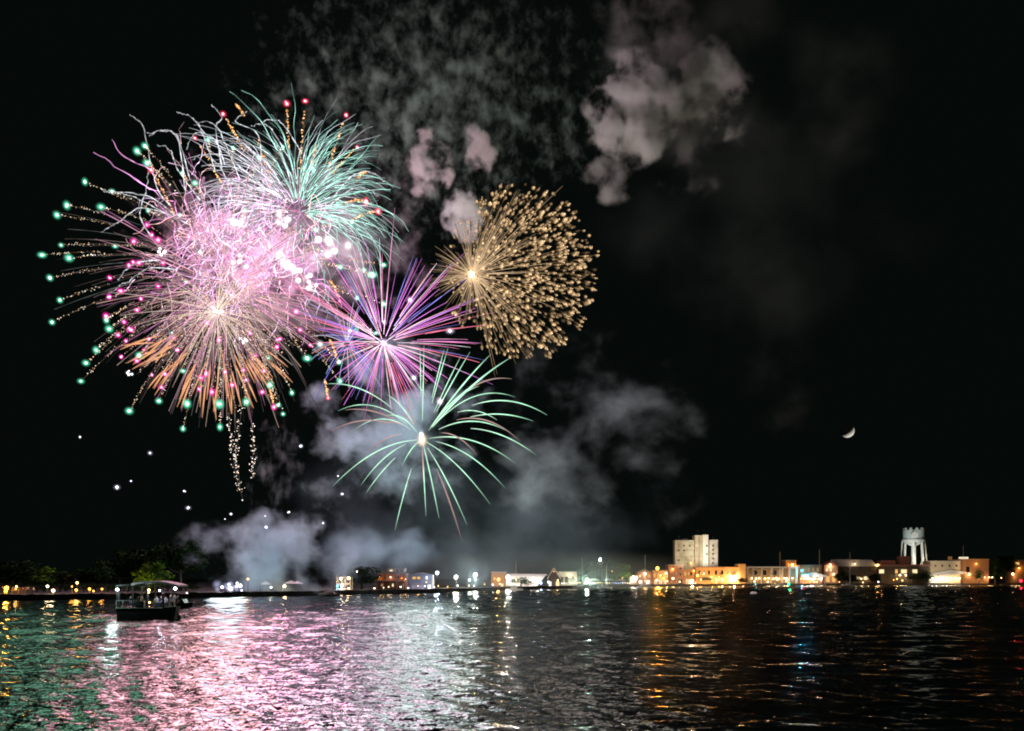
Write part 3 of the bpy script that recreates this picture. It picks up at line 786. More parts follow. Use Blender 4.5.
tree(1006, 556, 20, 572, 1, 'dark tree between the yellow green tree and the end house')
tree(926, 557, 13, 640, 3, 'dim dark tree at the foot of the water tower')

# ------------------------------------------------------------------ people
def skin_person(pose, shirt, trousers, skin, hair):
    """one continuous figure grown over a skeleton; z=0 at the soles (standing) or under the seat (sitting)"""
    me = bpy.data.meshes.new('person_skeleton')
    J = {'pelvis': (0, 0, .95), 'waist': (0, 0, 1.12), 'chest': (0, 0, 1.35), 'neck': (0, 0, 1.50), 'head': (0, -.02, 1.62), 'crown': (0, -.01, 1.75)}
    Rr = {'pelvis': .15, 'waist': .13, 'chest': .155, 'neck': .055, 'head': .095, 'crown': .075}
    E = [('pelvis', 'waist'), ('waist', 'chest'), ('chest', 'neck'), ('neck', 'head'), ('head', 'crown')]
    for s, nm in ((-1, 'l'), (1, 'r')):
        if pose == 'sit':
            leg = [(s * .10, -.02, .92), (s * .12, -.46, .90), (s * .12, -.50, .50), (s * .12, -.64, .47)]
        else:
            leg = [(s * .10, 0, .88), (s * .11, -.03, .50), (s * .12, .02, .09), (s * .13, -.13, .05)]
        arm = [(s * .20, 0, 1.43), (s * .27, .02, 1.16), (s * .25, -.12, .92), (s * .24, -.16, .84)]
        if pose == 'raise' and s == 1: arm = [(s * .20, 0, 1.43), (s * .30, -.16, 1.30), (s * .18, -.36, 1.55), (s * .16, -.40, 1.63)]
        if pose == 'sit': arm = [(s * .20, 0, 1.43), (s * .26, -.06, 1.18), (s * .18, -.28, 1.08), (s * .14, -.36, 1.06)]
        for k, (p, r_) in enumerate(zip(leg, (.10, .07, .05, .045))): J[f'leg{nm}{k}'] = p; Rr[f'leg{nm}{k}'] = r_
        for k, (p, r_) in enumerate(zip(arm, (.065, .05, .04, .045))): J[f'arm{nm}{k}'] = p; Rr[f'arm{nm}{k}'] = r_
        E += [('pelvis', f'leg{nm}0'), ('chest', f'arm{nm}0')] + [(f'leg{nm}{k}', f'leg{nm}{k+1}') for k in range(3)] + [(f'arm{nm}{k}', f'arm{nm}{k+1}') for k in range(3)]
    ks = list(J); me.from_pydata([J[k] for k in ks], [(ks.index(a), ks.index(b)) for a, b in E], [])
    o = bpy.data.objects.new('person_skeleton', me); COL.objects.link(o)
    o.modifiers.new('skin', 'SKIN'); o.modifiers.new('sub', 'SUBSURF').levels = 1
    for i, k in enumerate(ks):
        me.skin_vertices[0].data[i].radius = (Rr[k], Rr[k] * (.72 if k in ('pelvis', 'waist', 'chest') else 1))
    me.skin_vertices[0].data[0].use_root = True
    dg = bpy.context.evaluated_depsgraph_get(); dg.update()
    out = bpy.data.meshes.new_from_object(o.evaluated_get(dg)); bpy.data.objects.remove(o)
    out.name = 'person'
    out.materials.clear()
    for m_ in (trousers, shirt, skin, hair): out.materials.append(m_)
    for p in out.polygons:
        c = p.center; p.use_smooth = True
        arm_low = abs(c.x) > .20 and c.z < 1.22 and c.z > .8
        if pose == 'sit': arm_low = c.y < -.18 and c.z > .99
        if pose == 'raise' and c.y < -.2 and c.z > 1.3: arm_low = True
        if c.z > 1.47 and not (pose == 'raise' and c.y < -.2): p.material_index = 3 if (c.z > 1.70 or (c.y > .02 and c.z > 1.58)) else 2
        elif arm_low: p.material_index = 2
        elif c.z > .98 - (.0 if pose != 'sit' else -.03): p.material_index = 1
        else: p.material_index = 0
    return out


SKIN = mat('skin', (.45, .28, .20), .6, var=.08); HAIR = mat('dark_hair', (.03, .022, .016), .7)
CL = [mat('shirt_white', (.65, .65, .63), .8), mat('shirt_pink', (.5, .2, .22), .8), mat('shirt_navy', (.03, .04, .10), .8), mat('shirt_grey', (.2, .2, .2), .8)]
TR = [mat('jeans', (.05, .07, .12), .8), mat('khaki', (.25, .2, .13), .8)]
PM = [skin_person(p, CL[i], TR[i % 2], SKIN, HAIR) for i, p in enumerate(('stand', 'raise', 'stand', 'raise'))]
PSIT = [skin_person('sit', CL[i], TR[i % 2], SKIN, HAIR) for i in (2, 0)]


def person(p, rz, mesh, label, group=None):
    o = bpy.data.objects.new('person', mesh); COL.objects.link(o); o.location = p; o.rotation_euler = (0, 0, rz); s = .94 + .12 * random.random(); o.scale = (s, s, s)
    return tag(o, label, 'person', group)


def crowd(xs, label, group, b0=1.2, b1=5, dark=False):
    for x in xs:
        D = shore(x) + random.uniform(b0, b1); p = at(x, HY, D); p.z = GZ
        person(p, random.uniform(-2.6, 2.6), random.choice(PM), label, group)


crowd([5 + i * 2.3 + random.uniform(-.8, .8) for i in range(13)], 'spectator standing in the crowd below the lamps of the left promenade', 'spectators on the left promenade')
crowd([565 + i * 3.6 + random.uniform(-1, 1) for i in range(18)], 'spectator standing on the quay under the string of bulbs', 'spectators under the string of bulbs')
crowd([637 + i * 3.9 + random.uniform(-1, 1) for i in range(24)], 'spectator standing on the quay in front of the orange waterfront', 'spectators on the orange waterfront')
crowd([803 + i * 4 + random.uniform(-1, 1) for i in range(7)], 'spectator standing in front of the bright white canopy', 'spectators by the bright canopy')
crowd([932 + i * 4.2 + random.uniform(-1, 1) for i in range(12)], 'spectator standing before the white awning of the cream hall', 'spectators by the cream hall')

# ------------------------------------------------------------------ boats
BLACK = mat('black_hull_paint', (.010, .011, .010), .35, var=.3)
GREENGREY = mat('grey_green_hull', (.30, .32, .24), .5)
TOPW = mat('canopy_cream', (.85, .80, .76), .7, var=.05)
BD = 96.0
bp_ = at(150, HY, BD)
U = BD / F    # metres per pixel here
T = thing('pontoon_boat', 'dark flat sided party boat under a pale arched canopy, people aboard', 'boat', (bp_.x, BD, 0))
def bx(px): return (px - 150) * U
def bz(py): return (620 - py) * U
m = MB()
hw = 1.3
side = [(bx(121.5), bz(608)), (bx(167), bz(608)), (bx(166), bz(620) - .25), (bx(122.5), bz(620) - .25)]
m.prism(side, -hw, hw); m.build('hull', BLACK, T)
m = MB()
m.add([(bx(167.05), -hw, bz(608)), (bx(167.05), hw, bz(608)), (bx(166.1), hw, bz(620) - .25), (bx(166.1), -hw, bz(620) - .25),
       (bx(178.5), -hw * .45, bz(606.3)), (bx(178.5), hw * .45, bz(606.3)), (bx(175), hw * .35, bz(620) - .25), (bx(175), -hw * .35, bz(620) - .25)],
      [[0, 1, 5, 4], [0, 4, 7, 3], [1, 2, 6, 5], [4, 5, 6, 7], [3, 7, 6, 2]]); m.build('bow', GREENGREY, T)
m = MB(); m.tube([(bx(121.5), -hw - .06, bz(608)), (bx(167), -hw - .06, bz(608)), (bx(178.5), -hw * .45 - .06, bz(606.3))], .07, 6); m.build('rub_rail', mat('rail_green', (.08, .14, .08), .4), T)
m = MB()
for px in (121.5, 128, 134.5, 151, 168):
    m.tube([(bx(px), -hw + .05, bz(608)), (bx(px), -hw + .05, bz(600.5))], .055, 5); m.tube([(bx(px), hw - .05, bz(608)), (bx(px), hw - .05, bz(600.5))], .055, 5)
for sy in (-hw + .05, hw - .05): m.tube([(bx(121.5), sy, bz(600.5)), (bx(137), sy, bz(600.5))], .03, 5); m.tube([(bx(148), sy, bz(601.5)), (bx(170), sy, bz(602.5))], .03, 5)
m.build('handrail', mat('rail_steel', (.35, .36, .34), .35, .6), T)
m = MB()
for px in (137.5, 151.2, 167.8):
    for sy in (-hw + .08, hw - .08): m.tube([(bx(px), sy, bz(608)), (bx(px), sy, bz(583.6))], .10, 6)
m.build('canopy_frame', METAL, T)
m = MB(); prof = []
for u in np.linspace(0, 1, 13):
    x = 137 + 46 * u; y = 584.6 - 4.2 * math.sin(math.pi * min(1, u * .92 + .06)) ** .8 + 1.2 * u; prof.append((bx(x), bz(y)))
poly = prof + [(x, z - .24) for x, z in prof[::-1]]
m.prism(poly[::-1], -hw - .15, hw + .15); m.build('canopy', TOPW, T)
m = MB(); prof = [(bx(121 + 27 * u), bz(585.6 - 1.2 * math.sin(math.pi * u))) for u in np.linspace(0, 1, 9)]
m.prism((prof + [(x, z - .08) for x, z in prof[::-1]])[::-1], -hw, hw); m.build('stern_awning', DARKCLOTH, T)
m = MB()
for sy in (-hw + .06, hw - .06): m.tube([(bx(122), sy, bz(608)), (bx(122), sy, bz(586))], .04, 5)
m.build('awning_frame', METAL, T)
m = MB(); m.box(bx(138), bx(146), -.7, .5, bz(608) + .002, bz(601)); m.box(bx(139), bx(142), -.5, .3, bz(601), bz(596.5)); m.build('console', BLACK, T)
m = MB(); m.box(bx(152), bx(166), .4, 1.1, bz(608) + .002, bz(604.8)); m.box(bx(152), bx(166), .95, 1.15, bz(604.8), bz(601.5)); m.build('bench', mat('seat_vinyl', (.12, .14, .10), .5), T)
m = MB(); m.tube([(bx(120.8), -.4, bz(609)), (bx(120.8), -.4, bz(591))], .13, 6); po = m.build('light_pole', METAL, T)
m = MB(); m.ball((bx(118.9), -.4, bz(589.6)), .19); m.build('pole_lamp', emis('boat_lamp', (.72, 1, .96), 14, 'NONE'), po); point_light('lamp_light', T, (bx(119.6), -2.2, bz(589.6) - .1), 320, (.72, 1, .96), .12)
for px, y, rr in ((160.4, 590.6, .11), (176, 588.7, .19)):
    m = MB(); m.ball((bx(px), -.2, bz(y)), rr); lo = m.build('deck_lamp', emis('deck_lamp_glow', (.80, .85, 1), 14, 'NONE'), T); point_light('lamp_light', T, (bx(px), -.45, bz(y) - .25), 45, (.85, .88, 1), .1)
    m = MB(); m.tube([(bx(px), -.2, bz(y) + rr), (bx(px), -.2, bz(583.6))], .025, 5); m.build('lamp_stem', METAL, lo)
m = MB(); m.box(bx(178.8) , bx(181.5), -.35, .35, .1, .55); m.box(bx(178), bx(178.9), -.15, .15, -.3, .9); m.build('outboard_motor', BLACK, T)

def on_boat(px, y, seatz, mesh, rz, label): person((bp_.x + bx(px), BD + y, seatz), rz, mesh, label)
dk = bz(608)
on_boat(132, -.3, dk - .35, PSIT[0], 1.3, 'person sitting alone behind the stern rail of the party boat')
on_boat(149, -.2, dk - .12, PM[2], -1.2, 'person at the console of the party boat')
on_boat(154.5, .6, dk - .30, PSIT[1], .2, 'person in a white shirt sitting on the boat bench nearest the console')
on_boat(159, .6, dk - .30, PSIT[0], -.2, 'person in dark clothes sitting in the middle of the boat bench')
on_boat(163.5, .6, dk - .30, PSIT[1], .1, 'person in a white shirt sitting at the bow end of the boat bench')
on_boat(170.5, .0, dk - .18, PM[2], 1.6, 'person standing at the bow of the party boat in dark clothes')
on_boat(173.5, .3, dk - .18, PM[3], 1.4, 'person with a raised arm at the bow tip of the party boat')

# runabout behind
RD = 134.0; rp = at(183, HY, RD); UR = RD / F
R_ = thing('motor_boat', 'small black motor boat half hidden behind the party boat', 'boat', (rp.x, RD, 0))
def rx(px): return (px - 183) * UR
def rzz(py): return (608 - py) * UR
m = MB()
secs = []
for u in np.linspace(0, 1, 9):
    x = 174 + 19 * u; w = 1.1 * (1 - max(0, u - .45) ** 2 * 3.1); zt = rzz(603.2 - .9 * u)
    secs.append([(rx(x), -w, zt), (rx(x), -w * .8, .05), (rx(x), 0, -.25), (rx(x), w * .8, .05), (rx(x), w, zt)])
vs = [p for s_ in secs for p in s_]; fs = [[i * 5 + j, (i + 1) * 5 + j, (i + 1) * 5 + j + 1, i * 5 + j + 1] for i in range(8) for j in range(4)]
fs += [[i * 5, i * 5 + 4, (i + 1) * 5 + 4, (i + 1) * 5] for i in range(8)] + [[0, 1, 2, 3, 4], [44, 43, 42, 41, 40]]
m.add(vs, fs); m.build('hull', BLACK, R_)
m = MB(); m.prism([(rx(180), rzz(603.3)), (rx(187), rzz(603.5)), (rx(184.5), rzz(599))], -.8, .8); m.build('windscreen', mat('smoked_screen', (.02, .022, .025), .1), R_)
m = MB()
for sy in (-.8, .8): m.tube([(rx(176), sy, rzz(603)), (rx(177), sy, rzz(594.4)), (rx(186), sy, rzz(594.2)), (rx(187), sy, rzz(602))], .05, 5)
m.build('top_frame', METAL, R_)
m = MB(); m.box(rx(176.5), rx(187), -.9, .9, rzz(594.2), rzz(593.4)); m.build('bimini_top', mat('pale_top', (.5, .5, .5), .7), R_)
m = MB(); m.box(rx(186.4), rx(187.4), -.1, .1, rzz(593.2), rzz(592.4)); m.build('running_light', emis('running_glow', (1, .97, .9), 6, 'NONE'), R_)
person((rp.x + rx(181), RD, rzz(603) - .55), 1.6, PM[2], 'person standing at the wheel of the small black motor boat')

# sail boats at the quay
def sailboat(px, D, masth_py, label, L_=8):
    p = at(px, HY, D); t = thing('sailboat', label, 'boat', (p.x, D, 0))
    m = MB(); secs = []
    for u in np.linspace(0, 1, 9):
        x = (u - .5) * L_; w = 1.2 * math.sin(math.pi * min(1, .18 + u * .82)) ** .7 + .02; zt = .75 + .25 * abs(u - .35)
        secs.append([(x, -w, zt), (x, -w * .75, .1), (x, 0, -.4), (x, w * .75, .1), (x, w, zt)])
    vs = [q for s_ in secs for q in s_]; fs = [[i * 5 + j, (i + 1) * 5 + j, (i + 1) * 5 + j + 1, i * 5 + j + 1] for i in range(8) for j in range(4)]
    fs += [[i * 5, i * 5 + 4, (i + 1) * 5 + 4, (i + 1) * 5] for i in range(8)] + [[0, 1, 2, 3, 4], [44, 43, 42, 41, 40]]
    m.add(vs, fs); m.build('hull', mat('boat_white', (.55, .54, .52), .4), t)
    m = MB(); m.prism([(-1.8, .8), (1.4, .8), (.9, 1.35), (-1.5, 1.4)][::1], -.7, .7); m.build('cabin', mat('boat_cabin', (.45, .44, .42), .5), t)
    hz = at(px, masth_py, D).z
    m = MB(); m.tube([(.6, 0, .7), (.6, 0, hz)], [.14, .09], 6); ms = m.build('mast', mat('alloy_mast', (.6, .56, .5), .4, .3), t)
    m = MB(); m.tube([(.6, 0, 2.0), (-L_ * .42, 0, 1.9)], [.16, .12], 6); m.build('boom', mat('sail_cover', (.35, .33, .32), .8), ms)
    m = MB()
    for e in ((-L_ * .5, .9), (L_ * .5, 1.0)): m.tube([(.6, 0, hz), (e[0], 0, e[1])], .025, 4)
    m.build('stay', METAL, t)


sailboat(581, 378, 558, 'white sailboat with the tallest pale mast in front of the pink warehouse', 9)
sailboat(605.3, 392, 566, 'white sailboat moored below the dark trees and yellow lamp', 7)
sailboat(644, 432, 555, 'white sailboat with a thin mast in front of the pink gabled shop', 9)
sailboat(779, 505, 552, 'white sailboat moored in front of the open arcade', 9)
sailboat(818.5, 508, 549, 'white sailboat with a thin tall mast in front of the bright canopy', 10)
sailboat(849, 512, 552, 'white sailboat moored before the long dark pavilion', 9)
sailboat(962.5, 538, 545, 'white sailboat with a thin dark mast before the brick store', 10)
sailboat(514.5, 318, 561, 'white sailboat with a thin mast off the long white marquee', 7)
sailboat(330, 215, 575, 'white sailboat with a faint mast near the lit stage frame', 6)

# mooring buoys
def buoy(px, pyw, r, label, mt, sq=1.):
    D = F * CAMH / (pyw - HY); p = at(px, pyw, D)
    t = thing('mooring_buoy', label, 'buoy', (p.x, D, 0))
    m = MB(); m.tube([(0, 0, -r * .8), (0, 0, -r * .2), (0, 0, r * .3), (0, 0, r * .62), (0, 0, r * .72)], [r * .5, r, r, r * .72, r * .3], 18); m.build('float', mt, t, smooth=True)
    m = MB(); m.tube([(-r * .16, 0, r * .7), (-r * .16, 0, r * .95), (r * .16, 0, r * .95), (r * .16, 0, r * .7)], r * .05, 6); m.build('ring', METAL, t)
    t.scale = (1, 1, sq)


buoy(451, 735, .46, 'pale grey mooring buoy in the near water at the bottom edge', mat('buoy_grey', (.6, .6, .62), .6), .4)
buoy(753.6, 594, .95, 'white mooring buoy off the small dark quay tree', mat('buoy_white', (.8, .82, .86), .5))

# ------------------------------------------------------------------ fireworks
FD = 262.0
PX = FD / F


class Burst:
    def __init__(s, label, cx, cy, D=FD):
        s.c = at(cx, cy, D); s.D = D; s.o = thing('firework_burst', label, 'firework', s.c)
        s.k = D / F
    def rel(s, px, py, dy=0.):
        D = s.D + dy
        return at(px, py, D) - s.c
    def path(s, a, b, sag, n=10, u0=0., u1=1.):
        a = Vector(a); b = Vector(b)
        return [a + (b - a) * u + Vector((0, 0, sag * (u - u * u))) for u in np.linspace(u0, u1, n)]
    def glow(s, watts, col, loc=(0, 0, 0), r=6.):
        return point_light('burst_light', s.o, loc, watts, col, r)


def scl(c, k): return (c[0] * k, c[1] * k, c[2] * k)


def star_shape(m, p, r, core, halo, rg=3.4):
    """an irregular burning grain (two lumps) inside a soft shell of painted lens glow"""
    q = random.uniform(.78, 1.22); r *= q; e = Vector((random.gauss(0, .3), random.gauss(0, .3), random.gauss(0, .3))) * r
    m.ball(p, (r * random.uniform(.85, 1.2), r, r * random.uniform(.85, 1.2)), ICO1, 0, core)
    m.ball(Vector(p) + e * 1.6, r * .7, ICO1, 0, scl(core, .8))
    m.ball(Vector(p) + e * .4, (r * rg * random.uniform(1.15, 1.6), r * rg * 1.3, r * rg * random.uniform(1.15, 1.6)), ICO2, 1, scl(halo, 1.15 * q))


def glitter(m, pts, r, cols, jit, dens, rgn, fade=True):
    m.tube(pts, .035, 3, 0, scl(cols[0], .08), False)
    k = len(pts)
    for i in range(dens):
        u = rgn.random(); f = u * (k - 1); j = min(int(f), k - 2); p = pts[j].lerp(pts[j + 1], f - j)
        p = p + Vector(rgn.normal(size=3) * jit)
        c = cols[rgn.integers(len(cols))]; g = (.35 + .9 * rgn.random()) * (.35 + .65 * u if fade else 1)
        m.ball(p, r * (.5 + .7 * rgn.random()), OCT, 0, scl(c, g))


def sphere_dir(rgn):
    d = rgn.normal(size=3); return d / np.linalg.norm(d)


HEAVY_GOLD = [(2.2, 1.5, .9), (2.4, 1.9, 1.4), (1.9, 1.1, .55)]
# --- green tipped shell
rg1 = np.random.default_rng(21)
B1 = Burst('widest burst, pale green stars at the ends of gold glitter trails', 228, 268)
GH = [(85, 182), (67, 205), (57, 215), (61, 245), (42, 255), (69, 258), (50, 278), (101, 207), (115, 246), (137, 151), (145, 146), (147, 163), (112, 191), (148, 211), (182, 173),
      (195, 183), (106, 320), (109, 329), (96, 350), (86, 363), (81, 381), (129, 411), (159, 401), (139, 355), (187, 404), (183, 429), (219, 404), (220, 427), (219, 368), (183, 371),
      (172, 333), (186, 282), (200, 252), (268, 358), (278, 405), (283, 414), (292, 393), (356, 331), (357, 298), (376, 333), (340, 267), (372, 275), (307, 358), (339, 362), (340, 381),
      (384, 304), (384, 265), (52, 322), (233, 148), (259, 158), (283, 147), (312, 168), (337, 205), (352, 222), (364, 270), (208, 140), (180, 215), (245, 210), (315, 230), (335, 252), (270, 385), (246, 402), (60, 300)]
for i, (x, y) in enumerate(GH):
    d2 = math.hypot(x - 228, y - 268); dep = math.sqrt(max(0, 195 ** 2 - d2 ** 2)) * PX * rg1.choice([-1, 1]) * .7
    if dep < 0: dep *= .5
    p = B1.rel(x, y, dep)
    small = .75 if d2 < 110 else 1
    m = MB(); star_shape(m, p, .34 * small, (3.2, 3.8, 3.5), (.10, .62, .36), 4.4)
    st = m.build('star', [SPARK, HALO], B1.o, lit=True)
    m = MB(); u0 = .58 + .2 * rg1.random()
    if d2 > 60:
        pts = B1.path((0, 0, 0), p, 11, 8, u0, .985)
        glitter(m, pts, .17, HEAVY_GOLD + [(2.6, 2.6, 2.2)], .22, 34, rg1)
        m.build('glitter_tail', SPARK, st, lit=True)
B1.glow(45000, (.40, 1, .66), (-66, -6, 2), 20)

# --- pink tipped shell
B2 = Burst('burst of hot pink stars inside the green tipped one', 226, 292)
PH = [(133, 262), (129, 265), (139, 263), (110, 278), (121, 291), (109, 297), (158, 286), (163, 263), (141, 299), (137, 310), (106, 316), (124, 322), (126, 341), (121, 357), (137, 361), (149, 339),
      (174, 338), (169, 344), (178, 350), (152, 375), (165, 374), (161, 387), (206, 374), (201, 378), (199, 389), (212, 392), (244, 370), (246, 380), (264, 371), (219, 340), (207, 323), (277, 340), (250, 333),
      (255, 356), (274, 407), (280, 339), (277, 347), (147, 225), (152, 235), (158, 240), (134, 241), (189, 237), (196, 224), (118, 335), (131, 330), (144, 350), (232, 385), (225, 372), (262, 392), (300, 330), (310, 345), (296, 312)]
for i, (x, y) in enumerate(PH):
    d2 = math.hypot(x - 226, y - 292); dep = math.sqrt(max(0, 125 ** 2 - d2 ** 2)) * PX * rg1.choice([-1, -.4, 1]) * .6
    p = B2.rel(x, y, dep)
    m = MB(); star_shape(m, p, .36, (4, 1.5, 2.9), (.85, .03, .34), 3.7)
    st = m.build('star', [SPARK, HALO], B2.o, lit=True)
    if d2 > 40:
        m = MB(); pts = B2.path((0, 0, 0), p, 8, 8, .55 + .2 * rg1.random(), .97)
        glitter(m, pts, .14, [(2.2, 1.1, .9), (2.4, 1.4, 1.3), (1.8, .6, .8)], .16, 18, rg1)
        m.build('glitter_tail', SPARK, st, lit=True)
lst = []
for i in range(300):
    a = rg1.uniform(0, 6.283); ln = rg1.uniform(48, 128); u0 = rg1.uniform(.15, .6); dv = Vector((math.cos(a), max(-.5, min(.5, rg1.normal() * .4)), math.sin(a)))
    c = [(1.0, .46, .62), (1.0, .62, .70), (1.0, .70, .56), (.95, .35, .70)][rg1.integers(4)]; k = rg1.uniform(.45, 1.3)
    lst.append((B2.path((0, 0, 0), dv * ln * B2.k + Vector((0, 0, -2)), 6, 9, u0, 1), [.075 * rg1.uniform(.6, 1.5) for _ in range(9)], [scl(c, k * (1.1 - .7 * t) * rg1.uniform(.4, 1.4)) for t in np.linspace(0, 1, 9)]))
lst_pink = lst
B2.glow(330000, (1, .46, .58), (-10, -8, 4), 30)


def streaks(B, lst, name, most=100):
    """each entry: (points, radii, colours): the first ones are parts, the rest one part"""
    for pts, rad, cols in lst[:most]:
        m = MB(); m.tube(pts, rad, 4, 0, cols, False); m.build(name, SPARK, B.o, lit=True)
    if len(lst) > most:
        m = MB()
        for pts, rad, cols in lst[most:]: m.tube(pts, rad, 4, 0, cols, False)
        kind(m.build('fine_' + name, SPARK, B.o, lit=True), 'stuff')


streaks(B2, lst_pink, 'pink_hair')
lst = []
for i in range(110):
    a = rg1.uniform(2.75, 5.5); ln = rg1.uniform(105, 150); u0 = rg1.uniform(.4, .7); dv = Vector((math.cos(a), max(-.4, min(.4, rg1.normal() * .35)), math.sin(a))); k = rg1.uniform(.12, .42)
    c = [(.9, .7, .62), (.75, .80, .78), (.95, .62, .62)][rg1.integers(3)]
    lst.append((B1.path((0, 0, 0), dv * ln * B1.k + Vector((0, 0, -4)), 10, 9, u0, 1), [.06 * rg1.uniform(.6, 1.5) for _ in range(9)], [scl(c, k * (1 - .7 * t) * rg1.uniform(.3, 1.4)) for t in np.linspace(0, 1, 9)]))
streaks(B1, lst, 'faint_hair')

# --- teal-white willow with wriggling hair-fine trails
rg3 = np.random.default_rng(33)
B3 = Burst('tall silvery teal burst of hair fine curling trails', 298, 212)
lst = []
for i in range(330):
    ang = rg3.uniform(-.35, math.pi + .25) if i % 5 else rg3.uniform(0, 6.28)
    ln = rg3.uniform(66, 112) if i % 3 else rg3.uniform(30, 90)
    dx, dz = math.cos(ang), math.sin(ang); dy = rg3.normal() * .5
    if dx < -.2: ln *= 1.15
    dy = max(-.5, min(.5, dy)); w = rg3.normal() * .6; n = 12; pts = []
    curl = rg3.normal() * .10 + (.05 if dx > 0 else -.05)
    u0 = rg3.uniform(.10, .62)
    for u in np.linspace(u0, 1, n):
        a = ang - curl * u * u * 2 - (.22 * u ** 3 * (1 if dx > 0 else -1))
        q = Vector((math.cos(a) * ln * u, dy * ln * u * .6, math.sin(a) * ln * u)) * PX
        q += Vector((math.sin(u * 21 + w * 9), 0, math.cos(u * 17 + w * 5))) * PX * (.5 + .8 * u) * (1 if i % 2 else .3)
        pts.append(q)
    cool = rg3.random(); base = (.50, 1.0, .84) if dx > -.35 and cool < .8 else (.85, .86, .95)
    g = rg3.uniform(.35, 1.15)
    cols = [scl(base, 2.2 * g * (1.0 - .5 * t) * rg3.uniform(.35, 1.4)) for t in np.linspace(0, 1, n)]
    lst.append((pts, [(.075 * (1 - .4 * t)) * rg3.uniform(.5, 1.5) for t in np.linspace(0, 1, n)], cols))
streaks(B3, lst, 'hair_trail')
# bright curling arms at the upper left, placed as in the picture (tip last)
ARMS = [[(170, 205), (158, 190), (150, 160), (143, 127), (130, 115)], [(185, 190), (178, 140), (163, 130), (149, 136)], [(190, 180), (178, 138), (166, 131), (148, 133)], [(215, 170), (205, 140), (195, 120), (178, 112)],
        [(222, 168), (216, 128), (222, 118), (212, 105)], [(175, 215), (150, 197), (120, 192), (103, 191)], [(168, 214), (140, 208), (120, 221), (100, 233)], [(190, 225), (150, 205), (128, 195), (108, 192)],
        [(225, 165), (215, 140), (196, 133), (186, 150)], [(262, 175), (258, 135), (236, 122), (246, 112)], [(240, 180), (228, 150), (215, 125), (196, 122)], [(150, 235), (140, 215), (146, 190), (148, 172)],
        [(200, 200), (178, 170), (170, 150), (156, 145)], [(330, 205), (350, 190), (365, 188), (378, 196)], [(335, 195), (352, 176), (370, 172), (385, 182)], [(160, 260), (140, 262), (128, 268), (118, 280)], [(178, 270), (150, 268), (130, 280), (110, 292)],
        [(290, 160), (272, 130), (262, 124), (252, 126)], [(300, 150), (286, 128), (276, 120), (260, 122)], [(232, 200), (222, 170), (205, 155), (192, 160)]]
def smooth_path(pts, n=18):
    out = []; k = len(pts)
    for t in np.linspace(0, k - 1, n):
        j = min(int(t), k - 2); f = t - j
        P = [pts[max(j - 1, 0)], pts[j], pts[j + 1], pts[min(j + 2, k - 1)]]
        out.append(tuple(.5 * (2 * P[1][d] + (P[2][d] - P[0][d]) * f + (2 * P[0][d] - 5 * P[1][d] + 4 * P[2][d] - P[3][d]) * f * f + (3 * P[1][d] - P[0][d] - 3 * P[2][d] + P[3][d]) * f ** 3) for d in (0, 1)))
    return out
BA = Burst('silver wriggling arms that curl out at the upper left of the bursts', 215, 205, FD - 6)
for a in ARMS:
    sp = smooth_path(a, 40); dep = rg3.normal() * 8; pts = []
    for i, (x, y) in enumerate(sp):
        u = i / 39; pts.append(BA.rel(x + (math.sin(i * .9 + a[0][0]) * .8 + rg3.normal() * .35) * u, y + (math.cos(i * .7) * .8 + rg3.normal() * .35) * u, dep * u))
    cols = [scl((.92, .95, 1.0), (1.2 - .75 * i / 39) * rg3.uniform(.25, 1.5)) for i in range(40)]
    m = MB(); m.tube(pts, [(.17 - .07 * i / 39) * rg3.uniform(.5, 1.5) for i in range(40)], 5, 0, cols, False); m.build('curling_trail', SPARK, BA.o, lit=True)

# --- pinkish white squiggles round the overexposed heart
rg4 = np.random.default_rng(44)
B4 = Burst('dense heart of pinkish white squiggling sparks between the pink and teal bursts', 245, 245)
lst = []
for i in range(420):
    a = rg4.uniform(0, 6.28); r0 = min(40, abs(rg4.normal()) * 22); dirv = Vector((math.cos(a), rg4.normal() * .5, math.sin(a)))
    p = B4.rel(238 + max(-62, min(70, rg4.normal() * 38)), 244 + max(-50, min(55, rg4.normal() * 30)), rg4.normal() * 6) + dirv * r0 * PX
    n = 14; ln = rg4.uniform(20, 74) * PX; pts = [p.copy()]; d = dirv.copy()
    for j in range(n - 1):
        d += Vector((rg4.normal(), rg4.normal() * .5, rg4.normal() - .10)) * (.20 if i % 2 else .34); d.normalize(); p = p + d * ln / n; pts.append(p.copy())
    x_rel = pts[-1].x / PX
    base = [(1, .50, .85), (1, .78, .90), (.95, .80, 1), (1, .70, .60)][rg4.integers(4)]
    g = rg4.uniform(.6, 2.0)
    lst.append((pts, [(.12 - .055 * j / n) * rg4.uniform(.4, 1.5) for j in range(n)], [scl((base[0], base[1] * .82, base[2]), g * (1.25 - .7 * j / n) * rg4.uniform(.3, 1.5)) for j in range(n)]))
streaks(B4, lst, 'squiggle')
